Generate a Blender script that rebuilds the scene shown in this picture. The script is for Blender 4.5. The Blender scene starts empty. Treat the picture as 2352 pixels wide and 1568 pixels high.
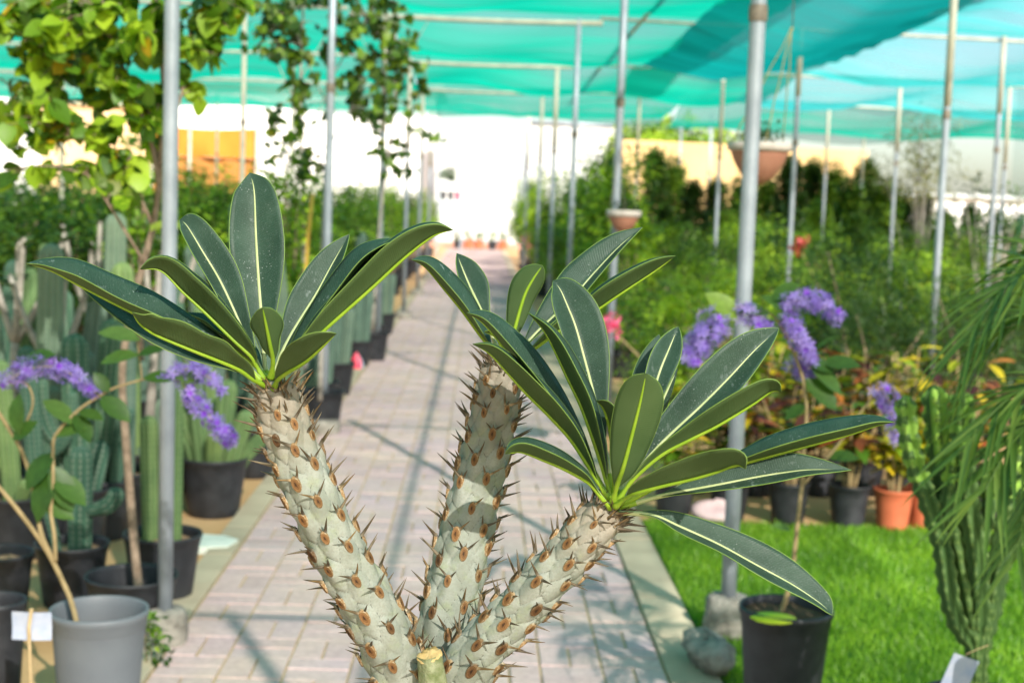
import bpy, math, random
import numpy as np
from mathutils import Vector, Matrix

# ------------------------------------------------------------------ camera, sky, sun, exposure
S = bpy.context.scene
C = S.collection
VW, VH = 2352.0, 1568.0            # size of the picture the pixel notes were taken in
LENS = 50.0
F = VW * LENS / 36.0
CAMH = 1.55
_fw = Vector(((1107 - VW/2)/F, (VH/2 - 465)/F, -1)).normalized()      # world +Y in camera space
_u = Vector((math.sin(.033), math.cos(.033), 0))
_up = (_u - _fw*_u.dot(_fw)).normalized()
_rt = _fw.cross(_up)
W2C = Matrix((_rt, _fw, _up)).transposed()
C2W = W2C.transposed()
cam_d = bpy.data.cameras.new('camera'); cam = bpy.data.objects.new('camera', cam_d); C.objects.link(cam)
cam.matrix_world = Matrix.Translation((0, 0, CAMH)) @ C2W.to_4x4()
cam_d.lens = LENS; cam_d.sensor_width = 36; cam_d.clip_end = 2000; cam_d.clip_start = .05
cam_d.dof.use_dof = True; cam_d.dof.focus_distance = 1.5; cam_d.dof.aperture_fstop = 7.4
S.camera = cam
SUN_EL, SUN_AZ = math.radians(33.5), math.radians(21)
w = bpy.data.worlds.new('World'); S.world = w; w.use_nodes = True
nt = w.node_tree; nt.nodes.clear()
sky = nt.nodes.new('ShaderNodeTexSky'); sky.sky_type = 'NISHITA'; sky.sun_disc = False
sky.sun_elevation = SUN_EL; sky.sun_rotation = math.pi - SUN_AZ
sky.dust_density = 2.0; sky.ozone_density = 1.0; sky.air_density = 1.0
bg = nt.nodes.new('ShaderNodeBackground'); bg.inputs[1].default_value = .115
wo = nt.nodes.new('ShaderNodeOutputWorld')
nt.links.new(sky.outputs[0], bg.inputs[0]); nt.links.new(bg.outputs[0], wo.inputs[0])
sd = bpy.data.lights.new('sun', 'SUN'); sd.energy = 5.0; sd.angle = math.radians(.53); sd.color = (1, .95, .87)
sun = bpy.data.objects.new('sun', sd); C.objects.link(sun)
sdir = Vector((math.sin(SUN_AZ)*math.cos(SUN_EL), -math.cos(SUN_AZ)*math.cos(SUN_EL), math.sin(SUN_EL)))
sun.rotation_euler = sdir.to_track_quat('Z', 'Y').to_euler(); sun.location = (4, -10, 12)
S.view_settings.view_transform = 'Standard'; S.view_settings.look = 'None'
S.view_settings.exposure = 1.12; S.view_settings.gamma = 1; S.view_settings.use_curve_mapping = False
S.render.engine = 'CYCLES'
S.cycles.transparent_max_bounces = 12; S.cycles.max_bounces = 8

rnd = random.Random(11)
PI = math.pi

# ------------------------------------------------------------------ helpers
def P(x, y, d):
    """world point at depth d along the view axis behind picture point x, y"""
    return C2W @ Vector(((x - VW/2)/F*d, (VH/2 - y)/F*d, -d)) + Vector((0, 0, CAMH))
def G(x, y, z=0.0):
    r = C2W @ Vector(((x - VW/2)/F, (VH/2 - y)/F, -1))
    return Vector((0, 0, CAMH)) + r*((z - CAMH)/r.z)

def PY(x, y, Y):
    """world point with world-y = Y behind picture point x, y"""
    r = C2W @ Vector(((x - VW/2)/F, (VH/2 - y)/F, -1))
    return Vector((0, 0, CAMH)) + r*(Y/r.y)

class MB:
    def __init__(s): s.v, s.f, s.m, s.t, s.uv = [], [], [], [], {}
    def add(s, vs, fs, m=0, tint=.5):
        b = len(s.v); s.v += [tuple(q) for q in vs]
        if isinstance(tint, (list, tuple)): s.t += list(tint)
        else: s.t += [tint]*len(vs)
        for q in fs: s.f.append(tuple(i + b for i in q)); s.m.append(m)
        return b
    def mesh(s, name, mats, smooth=True, tint=False):
        me = bpy.data.meshes.new(name); me.from_pydata(s.v, [], s.f)
        for m in mats: me.materials.append(m)
        me.polygons.foreach_set('material_index', s.m)
        me.polygons.foreach_set('use_smooth', [smooth]*len(s.f))
        if tint:
            a = me.color_attributes.new('tint', 'FLOAT_COLOR', 'POINT')
            arr = np.ones((len(s.v), 4), dtype=np.float32); arr[:, 0] = arr[:, 1] = arr[:, 2] = s.t
            a.data.foreach_set('color', arr.ravel())
        me.update()
        return me
    def box(s, c, h, m=0, rot=None, inset=0):
        vs = []
        for z in (-1, 1):
            k = 1 - inset*(z > 0)
            for x, y in ((-1, -1), (1, -1), (1, 1), (-1, 1)):
                q = Vector((x*h[0]*k, y*h[1]*k, z*h[2]))
                if rot is not None: q = rot @ q
                vs.append(q + Vector(c))
        s.add(vs, [(0, 3, 2, 1), (4, 5, 6, 7), (0, 1, 5, 4), (1, 2, 6, 5), (2, 3, 7, 6), (3, 0, 4, 7)], m)
    def tube(s, pts, rad, n=8, m=0, cap=True, tint=.5):
        pts = [Vector(p) for p in pts]; N = len(pts)
        if not hasattr(rad, '__len__'): rad = [rad]*N
        vs = []; prev = None
        for i in range(N):
            t = (pts[min(i+1, N-1)] - pts[max(i-1, 0)]).normalized()
            if prev is None:
                a = Vector((0, 0, 1)) if abs(t.z) < .9 else Vector((1, 0, 0))
                x = t.cross(a).normalized()
            else:
                x = (prev - t*prev.dot(t)).normalized()
            prev = x; y = t.cross(x)
            for k in range(n):
                q = 2*PI*k/n
                vs.append(pts[i] + (x*math.cos(q) + y*math.sin(q))*rad[i])
        fs = [(i*n+k, i*n+(k+1) % n, (i+1)*n+(k+1) % n, (i+1)*n+k) for i in range(N-1) for k in range(n)]
        if cap: fs += [tuple(range(n-1, -1, -1)), tuple(range((N-1)*n, N*n))]
        s.add(vs, fs, m, tint)
    def lathe(s, prof, n=32, m=0, c=(0, 0, 0), closed=False):
        vs = []; c = Vector(c)
        for r, z in prof:
            for k in range(n):
                q = 2*PI*k/n; vs.append(c + Vector((r*math.cos(q), r*math.sin(q), z)))
        N = len(prof)
        fs = [(i*n+k, i*n+(k+1) % n, (i+1)*n+(k+1) % n, (i+1)*n+k) for i in range(N-1) for k in range(n)]
        s.add(vs, fs, m)
    def build(s, name, mats, parent=None, smooth=True, tint=False, loc=None):
        if not isinstance(mats, (list, tuple)): mats = [mats]
        return obj(name, s.mesh(name, mats, smooth, tint), parent, loc)

def obj(name, me, parent=None, loc=None):
    o = bpy.data.objects.new(name, me); C.objects.link(o)
    if parent is not None: o.parent = parent
    if loc is not None: o.location = loc
    return o
def tag(o, label=None, cat=None, group=None, kind=None):
    if label: o['label'] = label
    if cat: o['category'] = cat
    if group: o['group'] = group
    if kind: o['kind'] = kind
    return o
def thing(name, label, cat, loc=(0, 0, 0), rz=0, group=None):
    o = bpy.data.objects.new(name, None); C.objects.link(o); o.empty_display_size = .1
    o.location = loc; o.rotation_euler = (0, 0, rz)
    return tag(o, label, cat, group)
def dup(root, loc, rz=0, sc=1.0, label=None, group=None, parent=None):
    r = root.copy(); C.objects.link(r); r.location = loc; r.rotation_euler = (0, 0, rz)
    r.scale = (sc, sc, sc) if not hasattr(sc, '__len__') else sc
    if label: r['label'] = label
    if group: r['group'] = group
    for ch in list(root.children):
        c = ch.copy(); C.objects.link(c); c.parent = r
        for g in ch.children:
            d = g.copy(); C.objects.link(d); d.parent = c
    return r
def catmull(pts, n):
    pts = [Vector(p) for p in pts]; Q = [pts[0]*2 - pts[1]] + pts + [pts[-1]*2 - pts[-2]]
    out = []; seg = len(pts) - 1
    for i in range(n):
        t = i/(n-1)*seg; k = min(int(t), seg-1); t -= k
        a, b, c, d = Q[k], Q[k+1], Q[k+2], Q[k+3]
        out.append(.5*((2*b) + (c-a)*t + (2*a-5*b+4*c-d)*t*t + (3*b-a-3*c+d)*t**3))
    return out
def basis(z, xhint=None):
    z = Vector(z).normalized()
    h = Vector(xhint) if xhint is not None else (Vector((0, 0, 1)) if abs(z.z) < .9 else Vector((1, 0, 0)))
    x = (h - z*h.dot(z)).normalized(); y = z.cross(x)
    return Matrix((x, y, z)).transposed()

# ------------------------------------------------------------------ materials
def newmat(name):
    m = bpy.data.materials.new(name); m.use_nodes = True
    t = m.node_tree; t.nodes.clear()
    return m, t, t.nodes.new('ShaderNodeOutputMaterial')
def N(t, ty, **kw):
    n = t.nodes.new(ty)
    for k, v in kw.items():
        if k in n.inputs.keys(): n.inputs[k].default_value = v
        else: setattr(n, k, v)
    return n
def ramp(t, fac, stops, interp='LINEAR'):
    r = t.nodes.new('ShaderNodeValToRGB'); r.color_ramp.interpolation = interp
    e = r.color_ramp.elements
    while len(e) > 1: e.remove(e[-1])
    e[0].position = stops[0][0]; e[0].color = (*stops[0][1], 1)
    for p, c in stops[1:]:
        q = e.new(p); q.color = (*c, 1)
    if fac is not None: t.links.new(fac, r.inputs[0])
    return r
def coord(t, sp='Object', sc=None):
    tc = t.nodes.new('ShaderNodeTexCoord'); o = tc.outputs[sp]
    if sc is not None:
        mp = t.nodes.new('ShaderNodeMapping'); t.links.new(o, mp.inputs[0]); mp.inputs['Scale'].default_value = sc; o = mp.outputs[0]
    return o
def noise(t, vec, scale, detail=4, rough=.55):
    n = t.nodes.new('ShaderNodeTexNoise'); n.inputs['Scale'].default_value = scale; n.inputs['Detail'].default_value = detail; n.inputs['Roughness'].default_value = rough
    t.links.new(vec, n.inputs['Vector']); return n.outputs['Fac']
def mixc(t, fac, a, b, mode='MIX'):
    m = t.nodes.new('ShaderNodeMix'); m.data_type = 'RGBA'; m.blend_type = mode
    for sock, val in ((m.inputs[0], fac), (m.inputs[6], a), (m.inputs[7], b)):
        if isinstance(val, (int, float)): sock.default_value = val
        elif isinstance(val, (tuple, list)): sock.default_value = (*val, 1)
        else: t.links.new(val, sock)
    return m.outputs[2]
def math_(t, op, a, b=None):
    m = t.nodes.new('ShaderNodeMath'); m.operation = op
    for s_, v in ((m.inputs[0], a), (m.inputs[1], b)):
        if v is None: continue
        if isinstance(v, (int, float)): s_.default_value = v
        else: t.links.new(v, s_)
    return m.outputs[0]
def bump(t, h, strength, dist):
    b = t.nodes.new('ShaderNodeBump'); b.inputs['Strength'].default_value = strength; b.inputs['Distance'].default_value = dist
    t.links.new(h, b.inputs['Height']); return b.outputs[0]
def surf(t, out, col, rough=.6, spec=.4, metal=0, nrm=None, transl=0, tcol=None):
    p = t.nodes.new('ShaderNodeBsdfPrincipled')
    if isinstance(col, (tuple, list)): p.inputs['Base Color'].default_value = (*col, 1)
    else: t.links.new(col, p.inputs['Base Color'])
    if isinstance(rough, (int, float)): p.inputs['Roughness'].default_value = rough
    else: t.links.new(rough, p.inputs['Roughness'])
    p.inputs['Specular IOR Level'].default_value = spec; p.inputs['Metallic'].default_value = metal
    if nrm is not None: t.links.new(nrm, p.inputs['Normal'])
    o = p.outputs[0]
    if transl:
        tr = t.nodes.new('ShaderNodeBsdfTranslucent')
        c = tcol if tcol is not None else col
        if isinstance(c, (tuple, list)): tr.inputs[0].default_value = (*c, 1)
        else: t.links.new(c, tr.inputs[0])
        mx = t.nodes.new('ShaderNodeMixShader'); mx.inputs[0].default_value = transl
        t.links.new(o, mx.inputs[1]); t.links.new(tr.outputs[0], mx.inputs[2]); o = mx.outputs[0]
    t.links.new(o, out.inputs[0])
    return p
def mat_noise(name, c1, c2, scale, rough=.7, spec=.3, bmp=0, bscale=None, bdist=.002, metal=0, sp='Object', c3=None, transl=0, vary=0):
    m, t, out = newmat(name); v = coord(t, sp)
    f = noise(t, v, scale)
    st = [(.3, c1), (.7, c2)] if c3 is None else [(.25, c1), (.5, c2), (.75, c3)]
    col = ramp(t, f, st).outputs[0]
    if vary:
        oi = t.nodes.new('ShaderNodeObjectInfo')
        g = ramp(t, oi.outputs['Random'], [(0, (1-vary,)*3), (1, (1+vary,)*3)]).outputs[0]
        col = mixc(t, 1.0, col, g, 'MULTIPLY')
    nr = bump(t, noise(t, v, bscale or scale*6), bmp, bdist) if bmp else None
    surf(t, out, col, rough, spec, metal, nr, transl)
    return m
def mat_foliage(name, stops, transl=.35, rough=.45, spec=.35, rand=.3, sat=1.6):
    m, t, out = newmat(name)
    a = t.nodes.new('ShaderNodeAttribute'); a.attribute_name = 'tint'
    oi = t.nodes.new('ShaderNodeObjectInfo')
    f = math_(t, 'ADD', a.outputs['Fac'], math_(t, 'MULTIPLY', math_(t, 'SUBTRACT', oi.outputs['Random'], .5), rand))
    col = ramp(t, f, stops).outputs[0]
    tc = mixc(t, 1.0, col, (1.5*sat/1.6, 1.5, .55), 'MULTIPLY')
    surf(t, out, col, rough, spec, 0, None, transl, tc)
    return m
def mat_objleaf(name, stops, transl=.35, rough=.45, spec=.4, interp='LINEAR'):
    m, t, out = newmat(name)
    oi = t.nodes.new('ShaderNodeObjectInfo')
    v = coord(t, 'Object')
    col = ramp(t, oi.outputs['Random'], stops, interp).outputs[0]
    col = mixc(t, 1.0, col, ramp(t, noise(t, v, 40), [(.3, (.75,)*3), (.7, (1.2,)*3)]).outputs[0], 'MULTIPLY')
    tc = mixc(t, 1.0, col, (1.5, 1.5, .6), 'MULTIPLY')
    surf(t, out, col, rough, spec, 0, None, transl, tc)
    return m

M = {}
M['sand'] = mat_noise('sand', (.40, .23, .10), (.52, .32, .155), 1.7, .9, .1, .6, 60, .01, c3=(.58, .39, .21))
M['joint'] = mat_noise('joint_sand', (.42, .32, .17), (.52, .40, .22), 9, .95, .1, .4, 90, .004)
def mk_paver():
    m, t, out = newmat('paver')
    oi = t.nodes.new('ShaderNodeObjectInfo'); v = coord(t, 'Object'); geo = t.nodes.new('ShaderNodeNewGeometry')
    rn = math_(t, 'FRACT', math_(t, 'ADD', oi.outputs['Random'], geo.outputs['Random Per Island']))
    col = ramp(t, rn, [(0, (.44, .32, .33)), (.3, (.50, .365, .37)), (.6, (.54, .40, .395)), (.85, (.47, .355, .38)), (1, (.54, .41, .395))]).outputs[0]
    pos = t.nodes.new('ShaderNodeNewGeometry').outputs['Position']
    col = mixc(t, ramp(t, noise(t, pos, 2.2), [(.35, (0,)*3), (.75, (.55,)*3)]).outputs[0], col, (.56, .44, .31))
    col = mixc(t, 1.0, col, ramp(t, noise(t, pos, 45, 5), [(.3, (.85,)*3), (.7, (1.1,)*3)]).outputs[0], 'MULTIPLY')
    surf(t, out, col, .85, .2, 0, bump(t, noise(t, pos, 160), .35, .002))
    return m
M['paver'] = mk_paver()
M['kerb'] = mat_noise('kerb_concrete', (.36, .30, .21), (.46, .39, .275), 5, .9, .15, .4, 70, .003, vary=.1)
M['concrete'] = mat_noise('concrete', (.10, .09, .075), (.25, .23, .195), 16, .9, .15, 1.0, 45, .012, c3=(.36, .335, .29))
M['turf'] = mat_noise('turf_backing', (.04, .11, .012), (.06, .15, .018), 5, .9, .1)
M['blade'] = mat_foliage('turf_blade', [(0, (.06, .165, .012)), (.5, (.16, .33, .02)), (1, (.30, .48, .035))], .35, .4, .35, 0)
M['steel'] = mat_noise('galvanised_steel', (.23, .26, .30), (.32, .355, .395), 9, .42, .5, .12, 70, .001, metal=.25, vary=.12)
M['steel_old'] = mat_noise('weathered_steel', (.34, .33, .27), (.52, .49, .38), 7, .6, .4, .15, 50, .001, metal=.15, vary=.1)
M['black_plastic'] = mat_noise('black_plastic', (.012, .013, .016), (.030, .031, .036), 14, .5, .4, .12, 40, .002)
M['grey_plastic'] = mat_noise('grey_plastic', (.115, .125, .14), (.145, .157, .17), 6, .5, .4, .08, 25, .002)
M['terracotta'] = mat_noise('terracotta_plastic', (.42, .10, .045), (.52, .14, .065), 8, .6, .3, .15, 40, .002)
M['clay_bowl'] = mat_noise('clay_bowl', (.34, .15, .10), (.44, .21, .14), 9, .65, .25, .2, 30, .002)
M['bowl_rim'] = mat_noise('bowl_rim', (.42, .36, .32), (.55, .48, .43), 20, .7, .2)
M['soil'] = mat_noise('soil', (.16, .10, .06), (.45, .31, .18), 16, .95, .1, 1, 60, .01)
M['darksoil'] = mat_noise('dark_soil', (.05, .035, .022), (.14, .09, .055), 20, .95, .1, 1, 60, .01)
M['bark'] = mat_noise('bark', (.16, .11, .075), (.34, .25, .18), 30, .85, .2, .8, 70, .004)
M['bark_pale'] = mat_noise('pale_bark', (.22, .16, .075), (.36, .265, .135), 25, .8, .2, .6, 60, .003)
M['bark_grey'] = mat_noise('grey_bark', (.22, .19, .16), (.40, .36, .31), 25, .85, .2, .6, 60, .003)
M['end_wall'] = mat_noise('end_wall', (.47, .48, .47), (.50, .51, .50), .8, .85, .15)
M['white_wall'] = mat_noise('white_wall', (.78, .78, .77), (.82, .82, .81), 1.2, .8, .2, .1, 20, .004)
M['wall_trim'] = mat_noise('wall_trim', (.36, .40, .40), (.42, .46, .46), 2, .7, .2)
M['tan_wall'] = mat_noise('tan_wall', (.50, .34, .15), (.60, .42, .20), .8, .85, .15, .2, 12, .01)
M['cream_wall'] = mat_noise('cream_wall', (.62, .42, .22), (.72, .51, .29), .7, .85, .15)
M['orange_cloth'] = mat_noise('orange_cloth', (.55, .20, .03), (.68, .28, .045), 1.4, .8, .1, .5, 3, .03, transl=.3)
M['brick_red'] = mat_noise('brick_red', (.42, .20, .14), (.52, .27, .19), 6, .9, .1)
M['paper'] = mat_noise('paper', (.30, .35, .48), (.44, .45, .51), 26, .6, .3)
M['wood'] = mat_noise('wood_stake', (.40, .28, .14), (.55, .40, .22), 30, .8, .2)
M['bamboo'] = mat_noise('bamboo', (.62, .36, .05), (.72, .45, .09), 12, .6, .3)
M['ribbon'] = mat_noise('ribbon', (.45, .62, .05), (.6, .75, .08), 20, .5, .3, transl=.3)
M['sack'] = mat_noise('sack', (.46, .33, .34), (.56, .43, .43), 10, .7, .2, .6, 14, .01)
M['mat_pale'] = mat_noise('pale_mat', (.52, .57, .50), (.64, .68, .60), 10, .8, .1, .4, 30, .004)
M['red_plastic'] = mat_noise('red_plastic', (.70, .05, .10), (.8, .09, .15), 10, .4, .4)
M['lime'] = mat_noise('lime_disc', (.50, .58, .02), (.62, .68, .04), 10, .6, .2)
M['wire'] = mat_noise('wire', (.12, .10, .08), (.25, .2, .15), 30, .6, .4)
M['vine'] = mat_noise('dry_vine', (.28, .22, .08), (.36, .30, .12), 30, .7, .2)
# foliage tones
M['fol_mid'] = mat_foliage('foliage_mid', [(0, (.010, .034, .005)), (.4, (.05, .125, .012)), (1, (.22, .34, .03))])
M['fol_bright'] = mat_foliage('foliage_bright', [(0, (.02, .06, .005)), (.35, (.11, .235, .012)), (1, (.40, .55, .03))])
M['fol_dark'] = mat_foliage('foliage_dark', [(0, (.010, .028, .007)), (.5, (.028, .070, .014)), (1, (.075, .14, .025))])
M['fol_olive'] = mat_foliage('foliage_olive', [(0, (.04, .05, .012)), (.5, (.10, .12, .03)), (1, (.22, .21, .06))])
M['fol_yellow'] = mat_foliage('foliage_yellow', [(0, (.04, .09, .006)), (.45, (.14, .20, .008)), (1, (.48, .44, .02))])
M['tree_leaf'] = mat_objleaf('tree_leaf', [(0, (.02, .055, .006)), (.3, (.045, .11, .008)), (.62, (.09, .17, .012)), (.86, (.16, .22, .015)), (.93, (.34, .26, .01)), (1, (.62, .38, .01))], .42)
M['tree_leaf2'] = mat_objleaf('slim_tree_leaf', [(0, (.02, .05, .010)), (.4, (.05, .10, .015)), (.75, (.09, .15, .02)), (.97, (.15, .19, .02)), (1, (.55, .42, .02))], .4)
M['croton_leaf'] = mat_objleaf('croton_leaf', [(0, (.045, .012, .012)), (.22, (.075, .02, .016)), (.36, (.35, .09, .03)), (.46, (.50, .20, .04)), (.54, (.55, .42, .02)), (.66, (.30, .34, .02)), (.8, (.06, .15, .012)), (1, (.09, .20, .02))], .3)
M['croton_gold'] = mat_objleaf('croton_gold_leaf', [(0, (.07, .16, .01)), (.35, (.20, .28, .015)), (.6, (.45, .42, .02)), (.85, (.66, .55, .02)), (1, (.60, .34, .02))], .3)
M['petrea_leaf'] = mat_objleaf('oval_leaf', [(0, (.03, .08, .012)), (.5, (.06, .13, .02)), (.85, (.11, .19, .045)), (1, (.22, .32, .04))], .35)
M['petal'] = mat_objleaf('lilac_petal', [(0, (.20, .12, .56)), (.5, (.30, .20, .68)), (1, (.46, .35, .84))], .3)
M['petal_dark'] = mat_objleaf('violet_petal', [(0, (.15, .02, .50)), (1, (.28, .05, .68))], .25)
M['pink'] = mat_objleaf('pink_petal', [(0, (.85, .10, .28)), (1, (.95, .22, .42))], .3)
M['redflower'] = mat_objleaf('red_petal', [(0, (.5, .04, .04)), (1, (.65, .12, .12))], .3)
M['palm'] = mat_foliage('palm_leaflet', [(0, (.03, .07, .012)), (.5, (.075, .15, .025)), (1, (.17, .25, .05))], .35, .4, .4, .2)
def mk_cactus(name, c1, c2, rib, dots=(.45, .45, .36)):
    m, t, out = newmat(name); v = coord(t, 'Object'); oi = t.nodes.new('ShaderNodeObjectInfo')
    a = t.nodes.new('ShaderNodeAttribute'); a.attribute_name = 'tint'
    col = ramp(t, noise(t, v, 9), [(.3, c1), (.7, c2)]).outputs[0]
    col = mixc(t, 1.0, col, ramp(t, oi.outputs['Random'], [(0, (.7, .8, .8)), (.5, (1, 1, 1)), (1, (1.3, 1.2, 1.05))]).outputs[0], 'MULTIPLY')
    vz = coord(t, 'Object', (1, 1, 1)); wv = t.nodes.new('ShaderNodeTexWave'); wv.bands_direction = 'Z'; wv.inputs['Scale'].default_value = 14
    t.links.new(vz, wv.inputs[0])
    f = math_(t, 'MULTIPLY', ramp(t, a.outputs['Fac'], [(.72, (0,)*3), (.95, (1,)*3)]).outputs[0], ramp(t, wv.outputs['Fac'], [(.55, (.06,)*3), (.8, (.32,)*3)]).outputs[0])
    col = mixc(t, f, col, dots)
    surf(t, out, col, .65, .25, 0, bump(t, noise(t, v, 60), .3, .003))
    return m
M['cactus'] = mk_cactus('cactus_grey', (.075, .125, .095), (.125, .185, .135), 0, (.28, .30, .24))
M['cactus_green'] = mk_cactus('cactus_green', (.075, .135, .05), (.13, .20, .07), 0, (.28, .32, .18))
M['cactus_dark'] = mk_cactus('cactus_dark', (.025, .075, .05), (.055, .12, .075), 0)
M['cactus_fresh'] = mk_cactus('cactus_fresh', (.13, .25, .03), (.20, .34, .05), 0, (.34, .44, .12))
M['euphorbia'] = mk_cactus('euphorbia_stem', (.03, .075, .018), (.07, .13, .03), 0, (.22, .30, .08))

# pachypodium
def mk_leaf_top():
    m, t, out = newmat('palm_leaf_upper')
    uv = t.nodes.new('ShaderNodeUVMap').outputs[0]
    v = coord(t, 'Object'); oi = t.nodes.new('ShaderNodeObjectInfo')
    sx = t.nodes.new('ShaderNodeSeparateXYZ'); t.links.new(uv, sx.inputs[0])
    ph = math_(t, 'SUBTRACT', math_(t, 'MULTIPLY', sx.outputs[0], 760), math_(t, 'MULTIPLY', math_(t, 'ABSOLUTE', sx.outputs[1]), 30))
    vein = math_(t, 'SINE', ph)
    col = ramp(t, noise(t, v, 26, 5), [(.3, (.016, .041, .023)), (.55, (.027, .060, .036)), (.75, (.044, .083, .055))]).outputs[0]
    col = mixc(t, math_(t, 'MULTIPLY', math_(t, 'ADD', vein, 1), .08), col, (.055, .10, .075))
    # dust: fine grain, specks and smears
    g = ramp(t, noise(t, v, 900, 2), [(.52, (0,)*3), (.75, (.30,)*3)]).outputs[0]
    col = mixc(t, g, col, (.17, .225, .20))
    d1 = noise(t, coord(t, 'Object', (1, 1, .55)), 130, 3, .6); d2 = noise(t, v, 17, 3)
    d2s = ramp(t, d2, [(.50, (0,)*3), (.68, (1,)*3)]).outputs[0]
    sm = math_(t, 'MULTIPLY', ramp(t, d1, [(.60, (0,)*3), (.70, (.75,)*3)]).outputs[0], d2s)
    col = mixc(t, sm, col, (.26, .31, .29))
    vo = t.nodes.new('ShaderNodeTexVoronoi'); vo.inputs['Scale'].default_value = 260; t.links.new(v, vo.inputs['Vector'])
    spk = math_(t, 'MULTIPLY', ramp(t, vo.outputs['Distance'], [(.10, (.7,)*3), (.2, (0,)*3)]).outputs[0], ramp(t, noise(t, v, 30), [(.52, (0,)*3), (.62, (1,)*3)]).outputs[0])
    col = mixc(t, spk, col, (.34, .38, .35))
    hz = math_(t, 'ADD', math_(t, 'MULTIPLY', vein, .3), math_(t, 'MULTIPLY', noise(t, v, 500, 2), .9))
    rg = ramp(t, noise(t, v, 60), [(.3, (.44,)*3), (.7, (.6,)*3)]).outputs[0]
    surf(t, out, col, rg, .32, 0, bump(t, hz, .35, .0006), .10, (.10, .22, .03))
    return m
def mk_leaf_under():
    m, t, out = newmat('palm_leaf_under')
    uv = t.nodes.new('ShaderNodeUVMap').outputs[0]; v = coord(t, 'Object')
    sx = t.nodes.new('ShaderNodeSeparateXYZ'); t.links.new(uv, sx.inputs[0])
    ph = math_(t, 'SUBTRACT', math_(t, 'MULTIPLY', sx.outputs[0], 760), math_(t, 'MULTIPLY', math_(t, 'ABSOLUTE', sx.outputs[1]), 26))
    vein = math_(t, 'SINE', ph)
    col = ramp(t, noise(t, v, 18, 4), [(.3, (.062, .110, .036)), (.7, (.092, .148, .054))]).outputs[0]
    col = mixc(t, math_(t, 'MULTIPLY', math_(t, 'ADD', vein, 1), .10), col, (.06, .10, .025))
    surf(t, out, col, .7, .2, 0, bump(t, math_(t, 'ADD', vein, noise(t, v, 900, 2)), .25, .0005), .22, (.22, .36, .04))
    return m
M['leaf_top'] = mk_leaf_top(); M['leaf_under'] = mk_leaf_under()
M['leaf_margin'] = mat_noise('palm_leaf_margin', (.12, .20, .032), (.17, .26, .055), 60, .5, .3)
M['rib_top'] = mat_noise('midrib_cream', (.36, .42, .18), (.46, .50, .25), 50, .5, .3)
M['rib_under'] = mat_noise('midrib_lime', (.22, .38, .018), (.32, .48, .035), 40, .45, .35, transl=.2)
def mk_stem():
    m, t, out = newmat('spiny_stem_bark')
    v = coord(t, 'Object'); a = t.nodes.new('ShaderNodeAttribute'); a.attribute_name = 'tint'
    a2 = t.nodes.new('ShaderNodeAttribute'); a2.attribute_name = 'young'
    col = ramp(t, noise(t, v, 22, 5), [(.25, (.165, .18, .135)), (.5, (.255, .272, .225)), (.75, (.35, .365, .32))]).outputs[0]
    col = mixc(t, ramp(t, noise(t, v, 55, 4), [(.52, (0,)*3), (.72, (.55,)*3)]).outputs[0], col, (.24, .28, .14))
    col = mixc(t, ramp(t, noise(t, v, 420, 3), [(.35, (.35,)*3), (.55, (0,)*3)]).outputs[0], col, (.19, .19, .15))
    yb = mixc(t, noise(t, v, 120, 4), (.16, .12, .085), (.40, .33, .26))
    col = mixc(t, math_(t, 'MULTIPLY', a2.outputs['Fac'], .8), col, yb)
    cr = math_(t, 'MULTIPLY', ramp(t, a.outputs['Fac'], [(.0, (1,)*3), (.45, (0,)*3)]).outputs[0], ramp(t, noise(t, v, 35, 3), [(.38, (.15,)*3), (.55, (1,)*3)]).outputs[0])
    col = mixc(t, cr, col, (.045, .05, .035))
    h = math_(t, 'ADD', noise(t, v, 350, 3), math_(t, 'MULTIPLY', noise(t, v, 90, 4), 1.2))
    surf(t, out, col, .68, .25, 0, bump(t, h, .45, .0012))
    return m
M['stem'] = mk_stem()
def mk_scar():
    m, t, out = newmat('leaf_scar')
    v = coord(t, 'Object'); oi = t.nodes.new('ShaderNodeObjectInfo')
    ln = t.nodes.new('ShaderNodeVectorMath'); ln.operation = 'LENGTH'
    mp = t.nodes.new('ShaderNodeMapping'); mp.inputs['Scale'].default_value = (1, 1.5, 0); t.links.new(v, mp.inputs[0]); t.links.new(mp.outputs[0], ln.inputs[0])
    r = math_(t, 'DIVIDE', ln.outputs['Value'], .0058)
    r = math_(t, 'ADD', r, math_(t, 'MULTIPLY', math_(t, 'SUBTRACT', noise(t, v, 380), .5), .75))
    col = ramp(t, r, [(0, (.03, .018, .010)), (.22, (.07, .035, .014)), (.36, (.17, .09, .035)), (.5, (.12, .06, .022)), (.64, (.21, .12, .05)), (.78, (.14, .075, .03)), (.92, (.26, .18, .09)), (1, (.34, .31, .23))]).outputs[0]
    col = mixc(t, 1.0, col, ramp(t, oi.outputs['Random'], [(0, (.45, .4, .4)), (.3, (.9, .85, .8)), (1, (1.25, 1.15, 1.1))]).outputs[0], 'MULTIPLY')
    surf(t, out, col, .7, .2, 0, bump(t, noise(t, v, 900), .5, .0006))
    return m
M['scar'] = mk_scar()
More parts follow.
